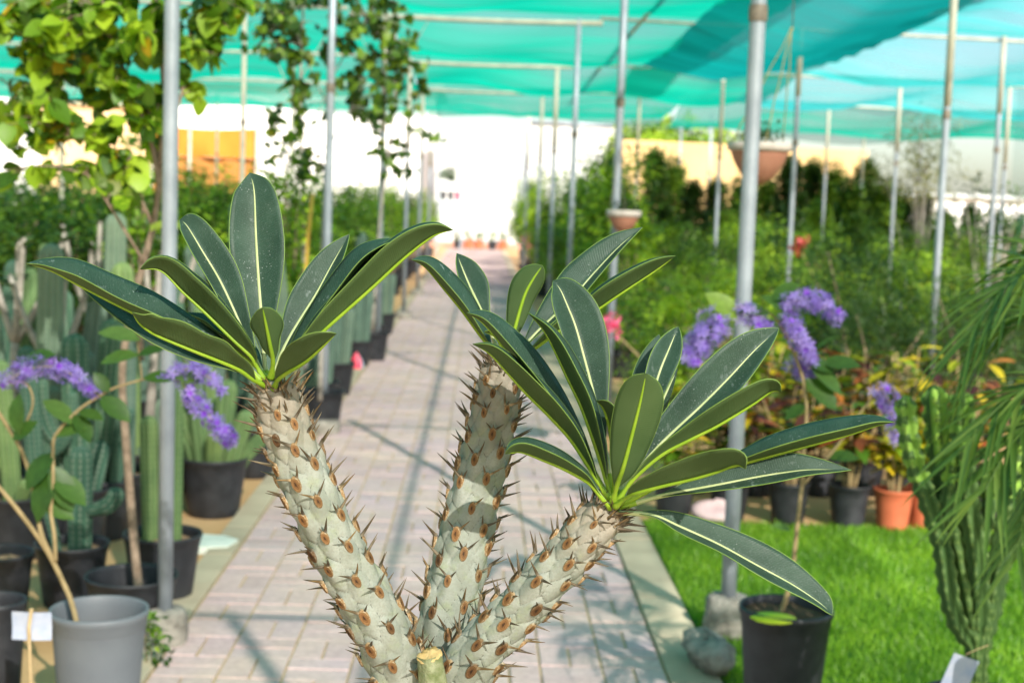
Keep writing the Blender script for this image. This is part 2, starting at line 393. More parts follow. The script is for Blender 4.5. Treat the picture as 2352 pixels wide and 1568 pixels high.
def mk_spine():
    m, t, out = newmat('spine')
    v = coord(t, 'Generated'); s_ = t.nodes.new('ShaderNodeSeparateXYZ'); t.links.new(v, s_.inputs[0])
    oi = t.nodes.new('ShaderNodeObjectInfo')
    col = ramp(t, s_.outputs[2], [(0, (.42, .38, .30)), (.12, (.30, .25, .18)), (.3, (.13, .10, .06)), (.75, (.17, .12, .06)), (1, (.10, .05, .025))]).outputs[0]
    col = mixc(t, 1.0, col, ramp(t, oi.outputs['Random'], [(0, (.4, .4, .4)), (.6, (.68, .66, .64)), (1, (1.3, 1.1, .8))]).outputs[0], 'MULTIPLY')
    surf(t, out, col, .5, .35)
    return m
M['spine'] = mk_spine()
M['spine_far'] = mat_noise('spine_plain', (.07, .05, .03), (.18, .14, .085), 60, .55, .3)
M['cut_wood'] = mat_noise('cut_wood', (.42, .27, .09), (.62, .46, .22), 70, .75, .2, .7, 160, .002)
def mk_net(name, c, tau, tcol=(1, 1, 1)):
    """thin woven net: holes pass light by exp(-tau / cos of incidence), like any thin layer of threads; the threads scatter it"""
    m, t, out = newmat(name); v = coord(t, 'Object')
    st = t.nodes.new('ShaderNodeMapping'); st.inputs['Scale'].default_value = (.35, 1.6, 1); t.links.new(v, st.inputs[0])
    n1 = noise(t, st.outputs[0], 1.3, 4)
    tl = t.nodes.new('ShaderNodeBsdfTranslucent'); df = t.nodes.new('ShaderNodeBsdfDiffuse'); tp = t.nodes.new('ShaderNodeBsdfTransparent')
    cc = mixc(t, ramp(t, n1, [(.3, (0,)*3), (.7, (1,)*3)]).outputs[0], tuple(q*.75 for q in c), tuple(min(q*1.15, 1) for q in c))
    t.links.new(cc, tl.inputs[0]); t.links.new(cc, df.inputs[0]); tp.inputs[0].default_value = (*tcol, 1)
    a = t.nodes.new('ShaderNodeMixShader'); a.inputs[0].default_value = .2
    t.links.new(tl.outputs[0], a.inputs[1]); t.links.new(df.outputs[0], a.inputs[2])
    g = t.nodes.new('ShaderNodeNewGeometry'); dp = t.nodes.new('ShaderNodeVectorMath'); dp.operation = 'DOT_PRODUCT'
    t.links.new(g.outputs['Normal'], dp.inputs[0]); t.links.new(g.outputs['Incoming'], dp.inputs[1])
    cs = math_(t, 'MAXIMUM', math_(t, 'ABSOLUTE', dp.outputs['Value']), .02)
    ta = ramp(t, n1, [(.25, (tau*.8,)*3), (.75, (min(tau*1.25, 1),)*3)]).outputs[0]
    op = math_(t, 'SUBTRACT', 1.0, math_(t, 'EXPONENT', math_(t, 'MULTIPLY', math_(t, 'DIVIDE', ta, cs), -1.0)))
    b = t.nodes.new('ShaderNodeMixShader'); t.links.new(tp.outputs[0], b.inputs[1]); t.links.new(a.outputs[0], b.inputs[2]); t.links.new(op, b.inputs[0])
    t.links.new(b.outputs[0], out.inputs[0])
    return m
M['net'] = mk_net('green_shade_net', (.003, .36, .235), .42)
M['net_pale'] = mk_net('pale_teal_net', (.045, .40, .38), .20)
M['net_dark'] = mk_net('dark_teal_net', (.003, .21, .19), .6)

# ------------------------------------------------------------------ setting: ground, path, turf
XL, XR = -1.13, .834          # path edges
KL, KR = .12, .17             # kerb widths
g = MB(); g.add([(-150, -30, 0), (150, -30, 0), (150, 250, 0), (-150, 250, 0)], [(0, 1, 2, 3)])
tag(g.build('ground', M['sand']), kind='structure')
g = MB(); g.add([(XL, -2, .004), (XR, -2, .004), (XR, 47.5, .004), (XL, 47.5, .004)], [(0, 1, 2, 3)])
path = tag(g.build('path', M['joint']), kind='structure')
def brick_mesh(lx, ly, h, name):
    b = MB(); e = .002
    vs = []
    for z, k in ((0, 0), (h-e, 0), (h, e)):
        for x, y in ((-1, -1), (1, -1), (1, 1), (-1, 1)): vs.append((x*(lx-k), y*(ly-k), z))
    fs = [(8, 9, 10, 11)]
    for r in (0, 4):
        for k in range(4): fs.append((r+k, r+(k+1) % 4, r+4+(k+1) % 4, r+4+k))
    b.add(vs, fs); return b
ncol = 8; cw = (XR - KR - (XL + KL))/ncol; gap = .008
bx_h = brick_mesh(cw/2-gap/2, cw/4-gap/2, .008, 'brick'); bx_v = brick_mesh(cw/4-gap/2, cw/2-gap/2, .008, 'brick')
me_h = bx_h.mesh('paver_across', [M['paver']], False); me_v = bx_v.mesh('paver_along', [M['paver']], False)
far = MB(); npav = 0
nrow = int((47.4+1.0)/cw)
for j in range(nrow):
    y0 = -1.0 + j*cw
    for i in range(ncol):
        x0 = XL + KL + i*cw
        for k in (0, 1):
            hor = (i + j) % 2 == 0
            c = (x0 + cw/2, y0 + cw*(.25 + .5*k)) if hor else (x0 + cw*(.25+.5*k), y0 + cw/2)
            z = .004 + rnd.uniform(-.0035, .0025)
            if y0 > 4.15 and npav < 288:
                o = obj('paver', me_h if hor else me_v, path, (c[0], c[1], z)); npav += 1
                o.rotation_euler = (rnd.uniform(-.008, .008), rnd.uniform(-.008, .008), rnd.uniform(-.012, .012))
            else:
                b = bx_h if hor else bx_v
                if y0 > 26:    # far pavers: only their top faces show
                    far.add([(v[0]+c[0], v[1]+c[1], v[2]+z) for v in b.v[8:12]], [(0, 1, 2, 3)])
                else:
                    far.add([(v[0]+c[0], v[1]+c[1], v[2]+z) for v in b.v], b.f)
tag(far.build('pavers', M['paver'], path, False), kind='stuff')
for side, (xa, xb) in enumerate(((XL, XL+KL-.004), (XR-KR+.004, XR))):
    b = MB(); h = .022; L = .498; e = .008
    bm = brick_mesh((xb-xa)/2, L/2-.003, h, 'k')
    me = bm.mesh('kerb_stone', [M['kerb']], False)
    for j in range(97):
        if side == 0 and False: pass
        o = obj('kerb_stone', me, path, ((xa+xb)/2, -1.0 + L*(j+.5), .003 + rnd.uniform(-.003, .003)))
        o.rotation_euler = (0, 0, rnd.uniform(-.006, .006))
TURF_Y = 6.95
g = MB(); g.add([(XR+.012, -1, .006), (7, -1, .006), (7, TURF_Y, .006), (XR+.012, TURF_Y, .006)], [(0, 1, 2, 3)])
tag(g.build('lawn', M['turf']), kind='structure')
rs = np.random.RandomState(3)
nb = 90000
bx = rs.uniform(XR+.02, 3.9, nb); by = TURF_Y - (TURF_Y-3.6)*rs.uniform(0, 1, nb)**1.0; by += rs.uniform(-.03, .02, nb)
ang = rs.uniform(0, 2*PI, nb); hh = rs.uniform(.018, .038, nb); wd = rs.uniform(.0018, .0032, nb); le = rs.uniform(-.022, .022, (nb, 2))
V = np.zeros((nb, 3, 3), np.float32)
V[:, 0] = np.stack([bx-np.cos(ang)*wd, by-np.sin(ang)*wd, np.full(nb, .006)], 1)
V[:, 1] = np.stack([bx+np.cos(ang)*wd, by+np.sin(ang)*wd, np.full(nb, .006)], 1)
V[:, 2] = np.stack([bx+le[:, 0], by+le[:, 1], .006+hh], 1)
me = bpy.data.meshes.new('turf_blades'); me.vertices.add(nb*3); me.vertices.foreach_set('co', V.ravel())
me.loops.add(nb*3); me.loops.foreach_set('vertex_index', np.arange(nb*3, dtype=np.int32))
me.polygons.add(nb); me.polygons.foreach_set('loop_start', np.arange(0, nb*3, 3, dtype=np.int32))
me.update(); me.validate()
a = me.color_attributes.new('tint', 'FLOAT_COLOR', 'POINT')
patch = .5 + .22*np.sin(bx*5.1+by*2.0)*np.sin(by*6.3-bx*1.7) + rs.uniform(-.3, .3, nb)
tt = np.ones((nb*3, 4), np.float32); tt[:, :3] = np.repeat(patch, 3)[:, None]; a.data.foreach_set('color', tt.ravel())
me.materials.append(M['blade'])
tag(obj('turf', me), 'bright green artificial turf beside the brick path', 'turf', kind='stuff')

# ------------------------------------------------------------------ far walls and buildings
def wall_rect(b, x0, x1, y, z0, z1, t=.2, m=0): b.box(((x0+x1)/2, y+t/2, (z0+z1)/2), ((x1-x0)/2, t/2, (z1-z0)/2), m)
def zat(yp, Y, x=1107): return PY(x, yp, Y).z
YW = 48.5
t_ = thing('white_wall', 'white rendered boundary wall closing the end of the brick path', 'wall', ((PY(1000, 500, YW).x + PY(1205, 500, YW).x)/2, YW, 0))
bx0, bx1 = PY(1005, 500, YW).x, PY(1212, 500, YW).x
def loc_(o, p=None): return Vector(o.location)
b = MB(); b.box((0, .15, zat(288, YW)/2), ((bx1-bx0)/2, .15, zat(288, YW)/2)); b.build('wall_face', M['end_wall'], t_, False)
for yp in (292, 347, 470):
    b = MB(); b.box((0, -.02, zat(yp, YW)), ((bx1-bx0)/2, .03, .05)); b.build('rail', M['wall_trim'], t_, False)
for xp in (1012, 1122, 1196):
    b = MB(); b.box((PY(xp, 400, YW).x - t_.location.x, -.04, zat(288, YW)/2), (.06, .05, zat(288, YW)/2)); b.build('pilaster', M['wall_trim'], t_, False)
b = MB(); b.box((0, -.25, .09), (2.6, .22, .09)); b.build('plinth', M['brick_red'], t_, False)
# corrugated white fence right of it
YF = 48.42
fx0, fx1 = PY(1208, 400, YF).x, PY(1432, 400, YF).x
t_ = thing('panel_fence', 'pale ribbed sheet fence with steel top rail beside the path end', 'fence', ((fx0+fx1)/2, YF, 0))
npn = 12; zt = zat(288, YF, 1320)
for k in range(npn):
    b = MB(); x0 = (fx1-fx0)*(k/npn-.5); x1 = (fx1-fx0)*((k+1)/npn-.5)
    b.box(((x0+x1)/2, .02 if k % 2 else 0, zt/2), ((x1-x0)/2-.004, .02, zt/2)); b.build('panel', M['end_wall'], t_, False)
b = MB(); b.tube([((fx0-fx1)/2, -.05, zt+.03), ((fx1-fx0)/2, -.05, zt+.03)], .06, 8); b.build('top_rail', M['steel'], t_)
# long white building at left
YB = 50
lx0, lx1 = PY(-250, 300, YB).x, PY(998, 300, YB).x
t_ = thing('white_building', 'long low white building with pale roof edge behind the left nursery rows', 'building', ((lx0+lx1)/2, YB, 0))
zt = zat(205, YB, 800); b = MB(); b.box((0, 3, zt/2), ((lx1-lx0)/2, 3, zt/2)); b.build('wall', M['white_wall'], t_, False)
b = MB(); b.box((0, 2.9, zt+.12), ((lx1-lx0)/2+.3, 3.3, .12)); b.build('roof', M['wall_trim'], t_, False)
# tan wall left, orange screen, tan wall right
YT = 34
x0, x1 = PY(92, 330, YT).x, PY(352, 330, YT).x; zt = zat(246, YT, 220)
t_ = thing('cream_wall', 'sunlit cream block wall behind the leafy potted tree', 'wall', ((x0+x1)/2, YT, 0))
b = MB(); b.box((0, .15, zt/2), ((x1-x0)/2, .15, zt/2)); b.build('wall_face', M['cream_wall'], t_, False)
b = MB(); b.box((0, .13, zt+.05), ((x1-x0)/2+.05, .22, .05)); b.build('coping', M['cream_wall'], t_, False)
YO = 31
x0, x1 = PY(352, 330, YO).x, PY(592, 330, YO).x; zt = zat(293, YO, 500); zm = zat(362, YO, 500)
t_ = thing('orange_shelter', 'orange cloth shelter with brown lower wall behind the left shrubs', 'shelter', ((x0+x1)/2, YO, 0))
b = MB(); n = 14
for i in range(n+1):
    for j in range(5):
        u, v_ = i/n, j/4
        b.v.append(((x1-x0)*(u-.5), -.06+.07*math.sin(u*19)*(1-v_)+.03*math.sin(u*7+v_*3), zm + (zt-zm)*v_ - .05*math.sin(u*PI)*v_)); b.t.append(.5)
b.f = [(i*5+j, (i+1)*5+j, (i+1)*5+j+1, i*5+j+1) for i in range(n) for j in range(4)]; b.m = [0]*len(b.f)
b.build('cloth', M['orange_cloth'], t_)
b = MB(); b.box((0, .12, zm/2), ((x1-x0)/2, .1, zm/2)); b.build('wall', mat_noise('brown_wall', (.30, .13, .035), (.38, .18, .05), 2, .85, .1), t_, False)
for k in (0, .36, 1):
    b = MB(); b.tube([((x1-x0)*(k-.5), -.12, 0), ((x1-x0)*(k-.5), -.12, zt)], .035, 8); b.build('pole', M['steel_old'], t_)
YR = 33
x0, x1 = PY(1428, 400, YR).x, PY(1992, 400, YR).x; z0t, z1t = zat(320, YR, 1430), zat(346, YR, 1990)
t_ = thing('tan_wall', 'long tan rendered wall behind the dark conical shrubs', 'wall', ((x0+x1)/2, YR, 0))
b = MB(); hx = (x1-x0)/2
b.add([(-hx, 0, 0), (hx, 0, 0), (hx, 0, z1t), (-hx, 0, z0t), (-hx, .3, 0), (hx, .3, 0), (hx, .3, z1t), (-hx, .3, z0t)], [(0, 1, 2, 3), (5, 4, 7, 6), (1, 5, 6, 2), (4, 0, 3, 7), (3, 2, 6, 7)])
b.build('wall_face', M['tan_wall'], t_, False)
x0, x1 = PY(2080, 440, 38).x, PY(2420, 440, 38).x
t_ = thing('white_shed', 'low white shed beyond the wispy tree', 'shed', ((x0+x1)/2, 38, 0))
zt = zat(455, 38, 2200); b = MB(); b.box((0, 1.5, zt/2), ((x1-x0)/2, 1.5, zt/2)); b.build('wall', M['white_wall'], t_, False)
b = MB(); b.box((0, 1.5, zt+.06), ((x1-x0)/2+.15, 1.65, .06)); b.build('roof', M['wall_trim'], t_, False)

# ------------------------------------------------------------------ shade structure
ROOF = 3.36
def post(name, label, px_bot, py_bot, Y, r=.026, mat='steel', top=ROOF, group='steel posts of the shade house', base=None, old_top=None, lean=0):
    p = PY(px_bot, py_bot, Y); x = p.x
    t = thing(name, label, 'post', (x, Y, 0), 0, group)
    b = MB(); b.tube([(0, 0, 0), (0, 0, 1.2), (lean*.5, 0, top*.7), (lean, 0, top)], r, 14); b.build('pipe', M[mat], t)
    if old_top:
        b = MB(); b.tube([(lean*(old_top/top), 0, old_top), (lean, 0, top)], r+.0025, 12); b.build('painted_sleeve', M['steel_old'], t)
    if base:
        b = MB(); rr, h = base
        prof = [(rr*.96, 0), (rr*1.03, h*.3), (rr, h*.7), (rr*.93, h*.93), (rr*.8, h), (r*.9, h*1.02)]
        b.lathe(prof, 22)
        rj = random.Random(int(x*1000)); b.v = [(v[0]*(1+rj.uniform(-.05, .05)), v[1]*(1+rj.uniform(-.05, .05)), v[2]*(1+rj.uniform(-.04, .04))) for v in b.v]
        b.build('concrete_foot', M['concrete'], t)
    b = MB(); b.lathe([(r+.004, top*.66), (r+.006, top*.665), (r+.006, top*.672), (r+.004, top*.677)], 12, c=(lean*.48, 0, 0)); b.build('clamp', M['wire'], t)
    return t
SP = 'galvanised steel shade-house post on a concrete foot lining the path'
# left row along the path
pl = post('steel_post', 'galvanised steel post on round concrete foot beside the grey pot', 378, 1470, 4.78, .0255, base=(.078, .13))
for q_, (px_, py_, Y) in enumerate(((742, 985, 9.26), (866, 818, 14.1), (926, 738, 18.5), (958, 690, 23.1), (980, 655, 28))):
    post('steel_post', ('second', 'third', 'fourth', 'fifth', 'sixth')[q_] + ' steel post from the grey pot along the left path edge', px_, py_, Y, .026, base=(.11, .10), old_top=2.2 if Y > 10 else None)
post('steel_post', 'galvanised steel post in a concrete foot by the pot with the lime disc', 1668, 1470, 5.08, .028, base=(.085, .15))
for q_, (px_, py_, Y) in enumerate(((1411, 560, 9.6), (1308, 610, 14.1), (1262, 640, 18.65), (1232, 600, 23.2), (1205, 560, 27.8))):
    post('steel_post', ('second', 'third', 'fourth', 'fifth', 'sixth')[q_] + ' steel post from the lime-disc pot along the right path edge', px_, py_, Y, .026, old_top=2.3 if Y > 15 else None)
RP = 'galvanised steel shade-house post standing among the green shrubs'
for px_, py_, Y, ot in ((2138, 830, 9.6, 2.3), (1812, 600, 14.1, 2.7), (1640, 620, 18.65, 2.3), (1462, 400, 23.2, 2.3), (2272, 600, 14.1, 2.6), (2050, 500, 18.65, 2.4),
                        (1893, 450, 23.2, 2.3), (1978, 430, 25.5, 2.2), (1625, 480, 27, None), (2105, 500, 26, None), (2310, 350, 18.65, 2.3), (1205, 350, 33, None), (1560, 400, 31, None)):
    post('steel_post', RP, px_, py_, Y, .024, old_top=ot, top=ROOF if px_ != 1978 else 2.95, group='steel posts among the shrubs')
for px_, py_, Y in ((142, 420, 14.1), (556, 420, 14.1), (672, 300, 20), (497, 390, 26)):
    post('steel_post', 'pale steel shade-house post behind the cactus rows', px_, py_, Y, .024, 'steel_old', group='steel posts behind the cacti')
# the posts out of view whose shadows fall on the path
post('steel_post', 'galvanised steel shade-house post behind the viewer beside the path', 1107+.93*F/1, 465, .45) if False else None
t_ = thing('steel_post', 'galvanised steel post on the turf edge behind the spiny plant', 'post', (.93, .42, 0), 0, 'steel posts of the shade house')
b = MB(); b.tube([(0, 0, 0), (0, 0, ROOF)], .028, 14); b.build('pipe', M['steel'], t_)
def beam(a, c, r, label, mat='steel_old', name='roof_pipe', group='roof pipes of the shade house'):
    a, c = Vector(a), Vector(c); m_ = (a+c)/2
    b = MB(); n = 5; b.tube([a + (c-a)*k/n - m_ - Vector((0, 0, .02*math.sin(PI*k/n))) for k in range(n+1)], r, 10)
    o = b.build(name, M[mat], None, True, False, m_); return tag(o, label, 'pipe', group)
for Y in (.45, 4.95):
    beam((-3.2, Y, ROOF-.03), (3.2, Y, ROOF-.03), .02, 'pale steel cross pipe of the shade-house roof above the path')
for Y in (9.6, 14.1, 18.65, 23.2):
    beam((-1.35, Y, ROOF-.03), (1.12, Y, ROOF-.03), .026, 'pale steel cross pipe of the shade-house roof above the path')
    beam((-9, Y, ROOF+.02), (-1.36, Y, ROOF+.02), .02, 'pale steel roof pipe above the cactus rows', group='roof pipes over the left rows')
    beam((1.1, Y+.05, ROOF+.02), (12, Y+.05, ROOF-.1), .016, 'pale steel roof pipe above the green shrub rows', group='roof pipes over the right rows')
beam((-1.2, 3.5, ROOF-.03), (.95, 3.5, ROOF-.03), .014, 'thin steel cross pipe above the path between two main pipes')
beam((1.48, -.5, ROOF), (1.48, 24, ROOF), .018, 'long steel pipe running above the turf from which the big bowl hangs')
beam((-1.15, 9, ROOF-.09), (-1.15, 24, ROOF-.09), .018, 'long steel pipe running along the left path posts')
# nets: sagging panels between cross pipes
def net(x0, x1, y0, y1, z, label, mat='net', sag=.16, nx=28, ny=16, seed=0, group='green shade nets of the roof', edge=None):
    rr = random.Random(seed); c = Vector(((x0+x1)/2, (y0+y1)/2, 0))
    ph = [rr.uniform(0, 6) for _ in range(4)]
    b = MB()
    for i in range(nx+1):
        for j in range(ny+1):
            u, v_ = i/nx, j/ny
            x = x0+(x1-x0)*u; y = y0+(y1-y0)*v_
            zz = z(x, y) if callable(z) else z
            s = math.sin(PI*v_)
            zz -= sag*s*(1+.45*math.sin(x*1.7+ph[0])) - .05*math.sin(x*3.1+ph[1]+v_*4)*s - .02*math.sin(y*9+ph[2]+x*2)*s
            if edge and v_ == 1: zz -= edge*(.5+.5*math.sin(x*1.3+ph[3]))
            b.v.append((x-c.x, y-c.y, zz)); b.t.append(.5)
    q = ny+1
    b.f = [(i*q+j, (i+1)*q+j, (i+1)*q+j+1, i*q+j+1) for i in range(nx) for j in range(ny)]; b.m = [0]*len(b.f)
    o = b.build('shade_net', M[mat], None, True, False, c); return tag(o, label, 'shade net', group)
ys = [-4, .45, 4.95, 9.65, 14.1, 18.65, 23.2]
ORD = ['sixth', 'fifth', 'fourth', 'third', 'second', 'first']
for k in range(6):
    net(-9, -1.0, ys[k], ys[k+1], ROOF+.06, ORD[k] + ' green net sheet from the far roof strip, over the cactus rows', seed=k, group='green shade nets over the left rows', nx=22, ny=10)
    net(-1.0, 2.6, ys[k], ys[k+1], ROOF+.05, ORD[k] + ' green net sheet from the far roof strip, over the brick path', seed=10+k)
net(-9, 3.2, 23.2, 26.2, lambda x, y: ROOF+.05-.09*(y-23.2), 'green shade net strip hanging at the far end of the roof', seed=31, sag=.1, edge=.12)
zr = lambda x, y: ROOF + .05 - .02*(x-2.5)
for k in range(6):
    net(3.6, 12.5, ys[k], ys[k+1], zr, ORD[k] + ' pale teal net sheet from the drooping roof edge, over the shrubs', 'net_pale', .2, seed=50+k, group='pale teal nets over the right rows')
net(3.2, 12.5, 23.2, 25.6, lambda x, y: ROOF+.02-.14*(y-23.2)-.10*max(0, 1-abs(x-6.6)/3), 'green shade net strip drooping at the roof edge over the conical shrubs', 'net', .12, seed=71, edge=.15)
net(2.6, 3.6, -4, 9.65, ROOF+.05, 'green shade net strip over the turf between the two roofs', seed=93)
net(2.0, 3.9, 9.65, 18.6, lambda x, y: ROOF + .02 - .16*(1-abs(x-2.95)/.95), 'dark teal folded net hanging between the two roofs', 'net_dark', .12, 20, 24, seed=90)
net(1.9, 4.1, 18.6, 23.2, lambda x, y: ROOF + .02 - .12*(1-abs(x-3)/1.1), 'green folded net hanging above the tan wall', 'net', .12, 20, 16, seed=92)
# side nets closing the far ends of the rows
for x0, x1, Y, z0, z1, lab in ((PY(-60, 300, 24).x, PY(88, 300, 24).x, 24, .2, 3.0, 'teal net screen hanging behind the leafy tree'), (PY(2334, 300, 17).x, PY(2500, 300, 17).x, 17, .3, 3.3, 'teal net screen hanging behind the palm')):
    b = MB(); n = 16
    for i in range(n+1):
        for j in range(6): b.v.append(((x1-x0)*(i/n-.5), .06*math.sin(i*1.3+j*.4), z0+(z1-z0)*j/5)); b.t.append(.5)
    b.f = [(i*6+j, (i+1)*6+j, (i+1)*6+j+1, i*6+j+1) for i in range(n) for j in range(5)]; b.m = [0]*len(b.f)
    tag(b.build('net_screen', M['net_pale'], None, True, False, ((x0+x1)/2, Y, 0)), lab, 'net screen')

# ------------------------------------------------------------------ the spiny succulent in front
PD = 1.5
pach_loc = Vector((P(1010, 1545, PD).x, P(1010, 1545, PD).y, 0))
pach = thing('spiny_succulent', 'spiny grey succulent with three thorny branches topped by long green leaves', 'succulent', pach_loc)

# branches: centre line in picture points with depth, full width in picture points
BR = {
 'left': dict(pts=[(1003, 1640, 1.52), (950, 1585, 1.51), (915, 1535, 1.50), (880, 1455, 1.49), (843, 1380, 1.485), (800, 1308, 1.48), (758, 1228, 1.475), (718, 1140, 1.47), (686, 1062, 1.47), (658, 986, 1.47), (640, 925, 1.47), (632, 878, 1.47)],
             wd=[150, 140, 128, 124, 122, 118, 114, 111, 110, 108, 103, 84]),
 'mid': dict(pts=[(1003, 1650, 1.53), (1008, 1560, 1.545), (1022, 1450, 1.56), (1038, 1377, 1.57), (1053, 1305, 1.58), (1071, 1224, 1.59), (1089, 1151, 1.595), (1106, 1078, 1.60), (1128, 986, 1.60), (1144, 900, 1.60), (1152, 850, 1.60), (1154, 818, 1.60)],
             wd=[140, 136, 128, 124, 122, 118, 112, 108, 104, 97, 84, 60]),
 'right': dict(pts=[(1003, 1665, 1.51), (1040, 1590, 1.50), (1085, 1515, 1.49), (1130, 1462, 1.485), (1190, 1400, 1.48), (1250, 1335, 1.47), (1310, 1270, 1.465), (1352, 1222, 1.46), (1384, 1185, 1.46), (1405, 1158, 1.46)],
             wd=[150, 132, 116, 108, 104, 103, 102, 97, 90, 74]),
}
JC = P(1003, 1640, 1.52)
BR['trunk'] = dict(world=[Vector((JC.x, JC.y, .42)), Vector((JC.x+.004, JC.y, .62)), Vector((JC.x-.003, JC.y, .82)), JC + Vector((0, 0, -.06)), JC + Vector((0, 0, .02))], rad=[.066, .06, .054, .05, .044])

spine_b = MB()
def cone_mesh(L, r, bend):
    b = MB(); k = 5
    b.tube([(bend*(i/k)**2*L, 0, L*i/k) for i in range(k+1)], [r*(1-i/k)**.85 + .00012 for i in range(k+1)], 7, cap=False); return b
sp_meshes = []
for i in range(6):
    b = cone_mesh(.0155+.0024*i, .0013+.00012*i, rnd.uniform(-.10, .14)); sp_meshes.append((b, b.mesh('spine', [M['spine']])))
short = cone_mesh(.006, .0011, .05); short_me = short.mesh('spine', [M['spine']])
sc = MB(); n = 18
prof = [(.0, .0004), (.0012, .0001), (.0030, .0005), (.0042, .0004), (.0050, .0006), (.0056, -.0004), (.0058, -.003)]
sc.lathe([(r, z) for r, z in prof[::-1]], n); sc.v = [(v[0], v[1]*.66, v[2]) for v in sc.v]
scar_me = sc.mesh('leaf_scar', [M['scar']])
all_sp = []; nscar = 0

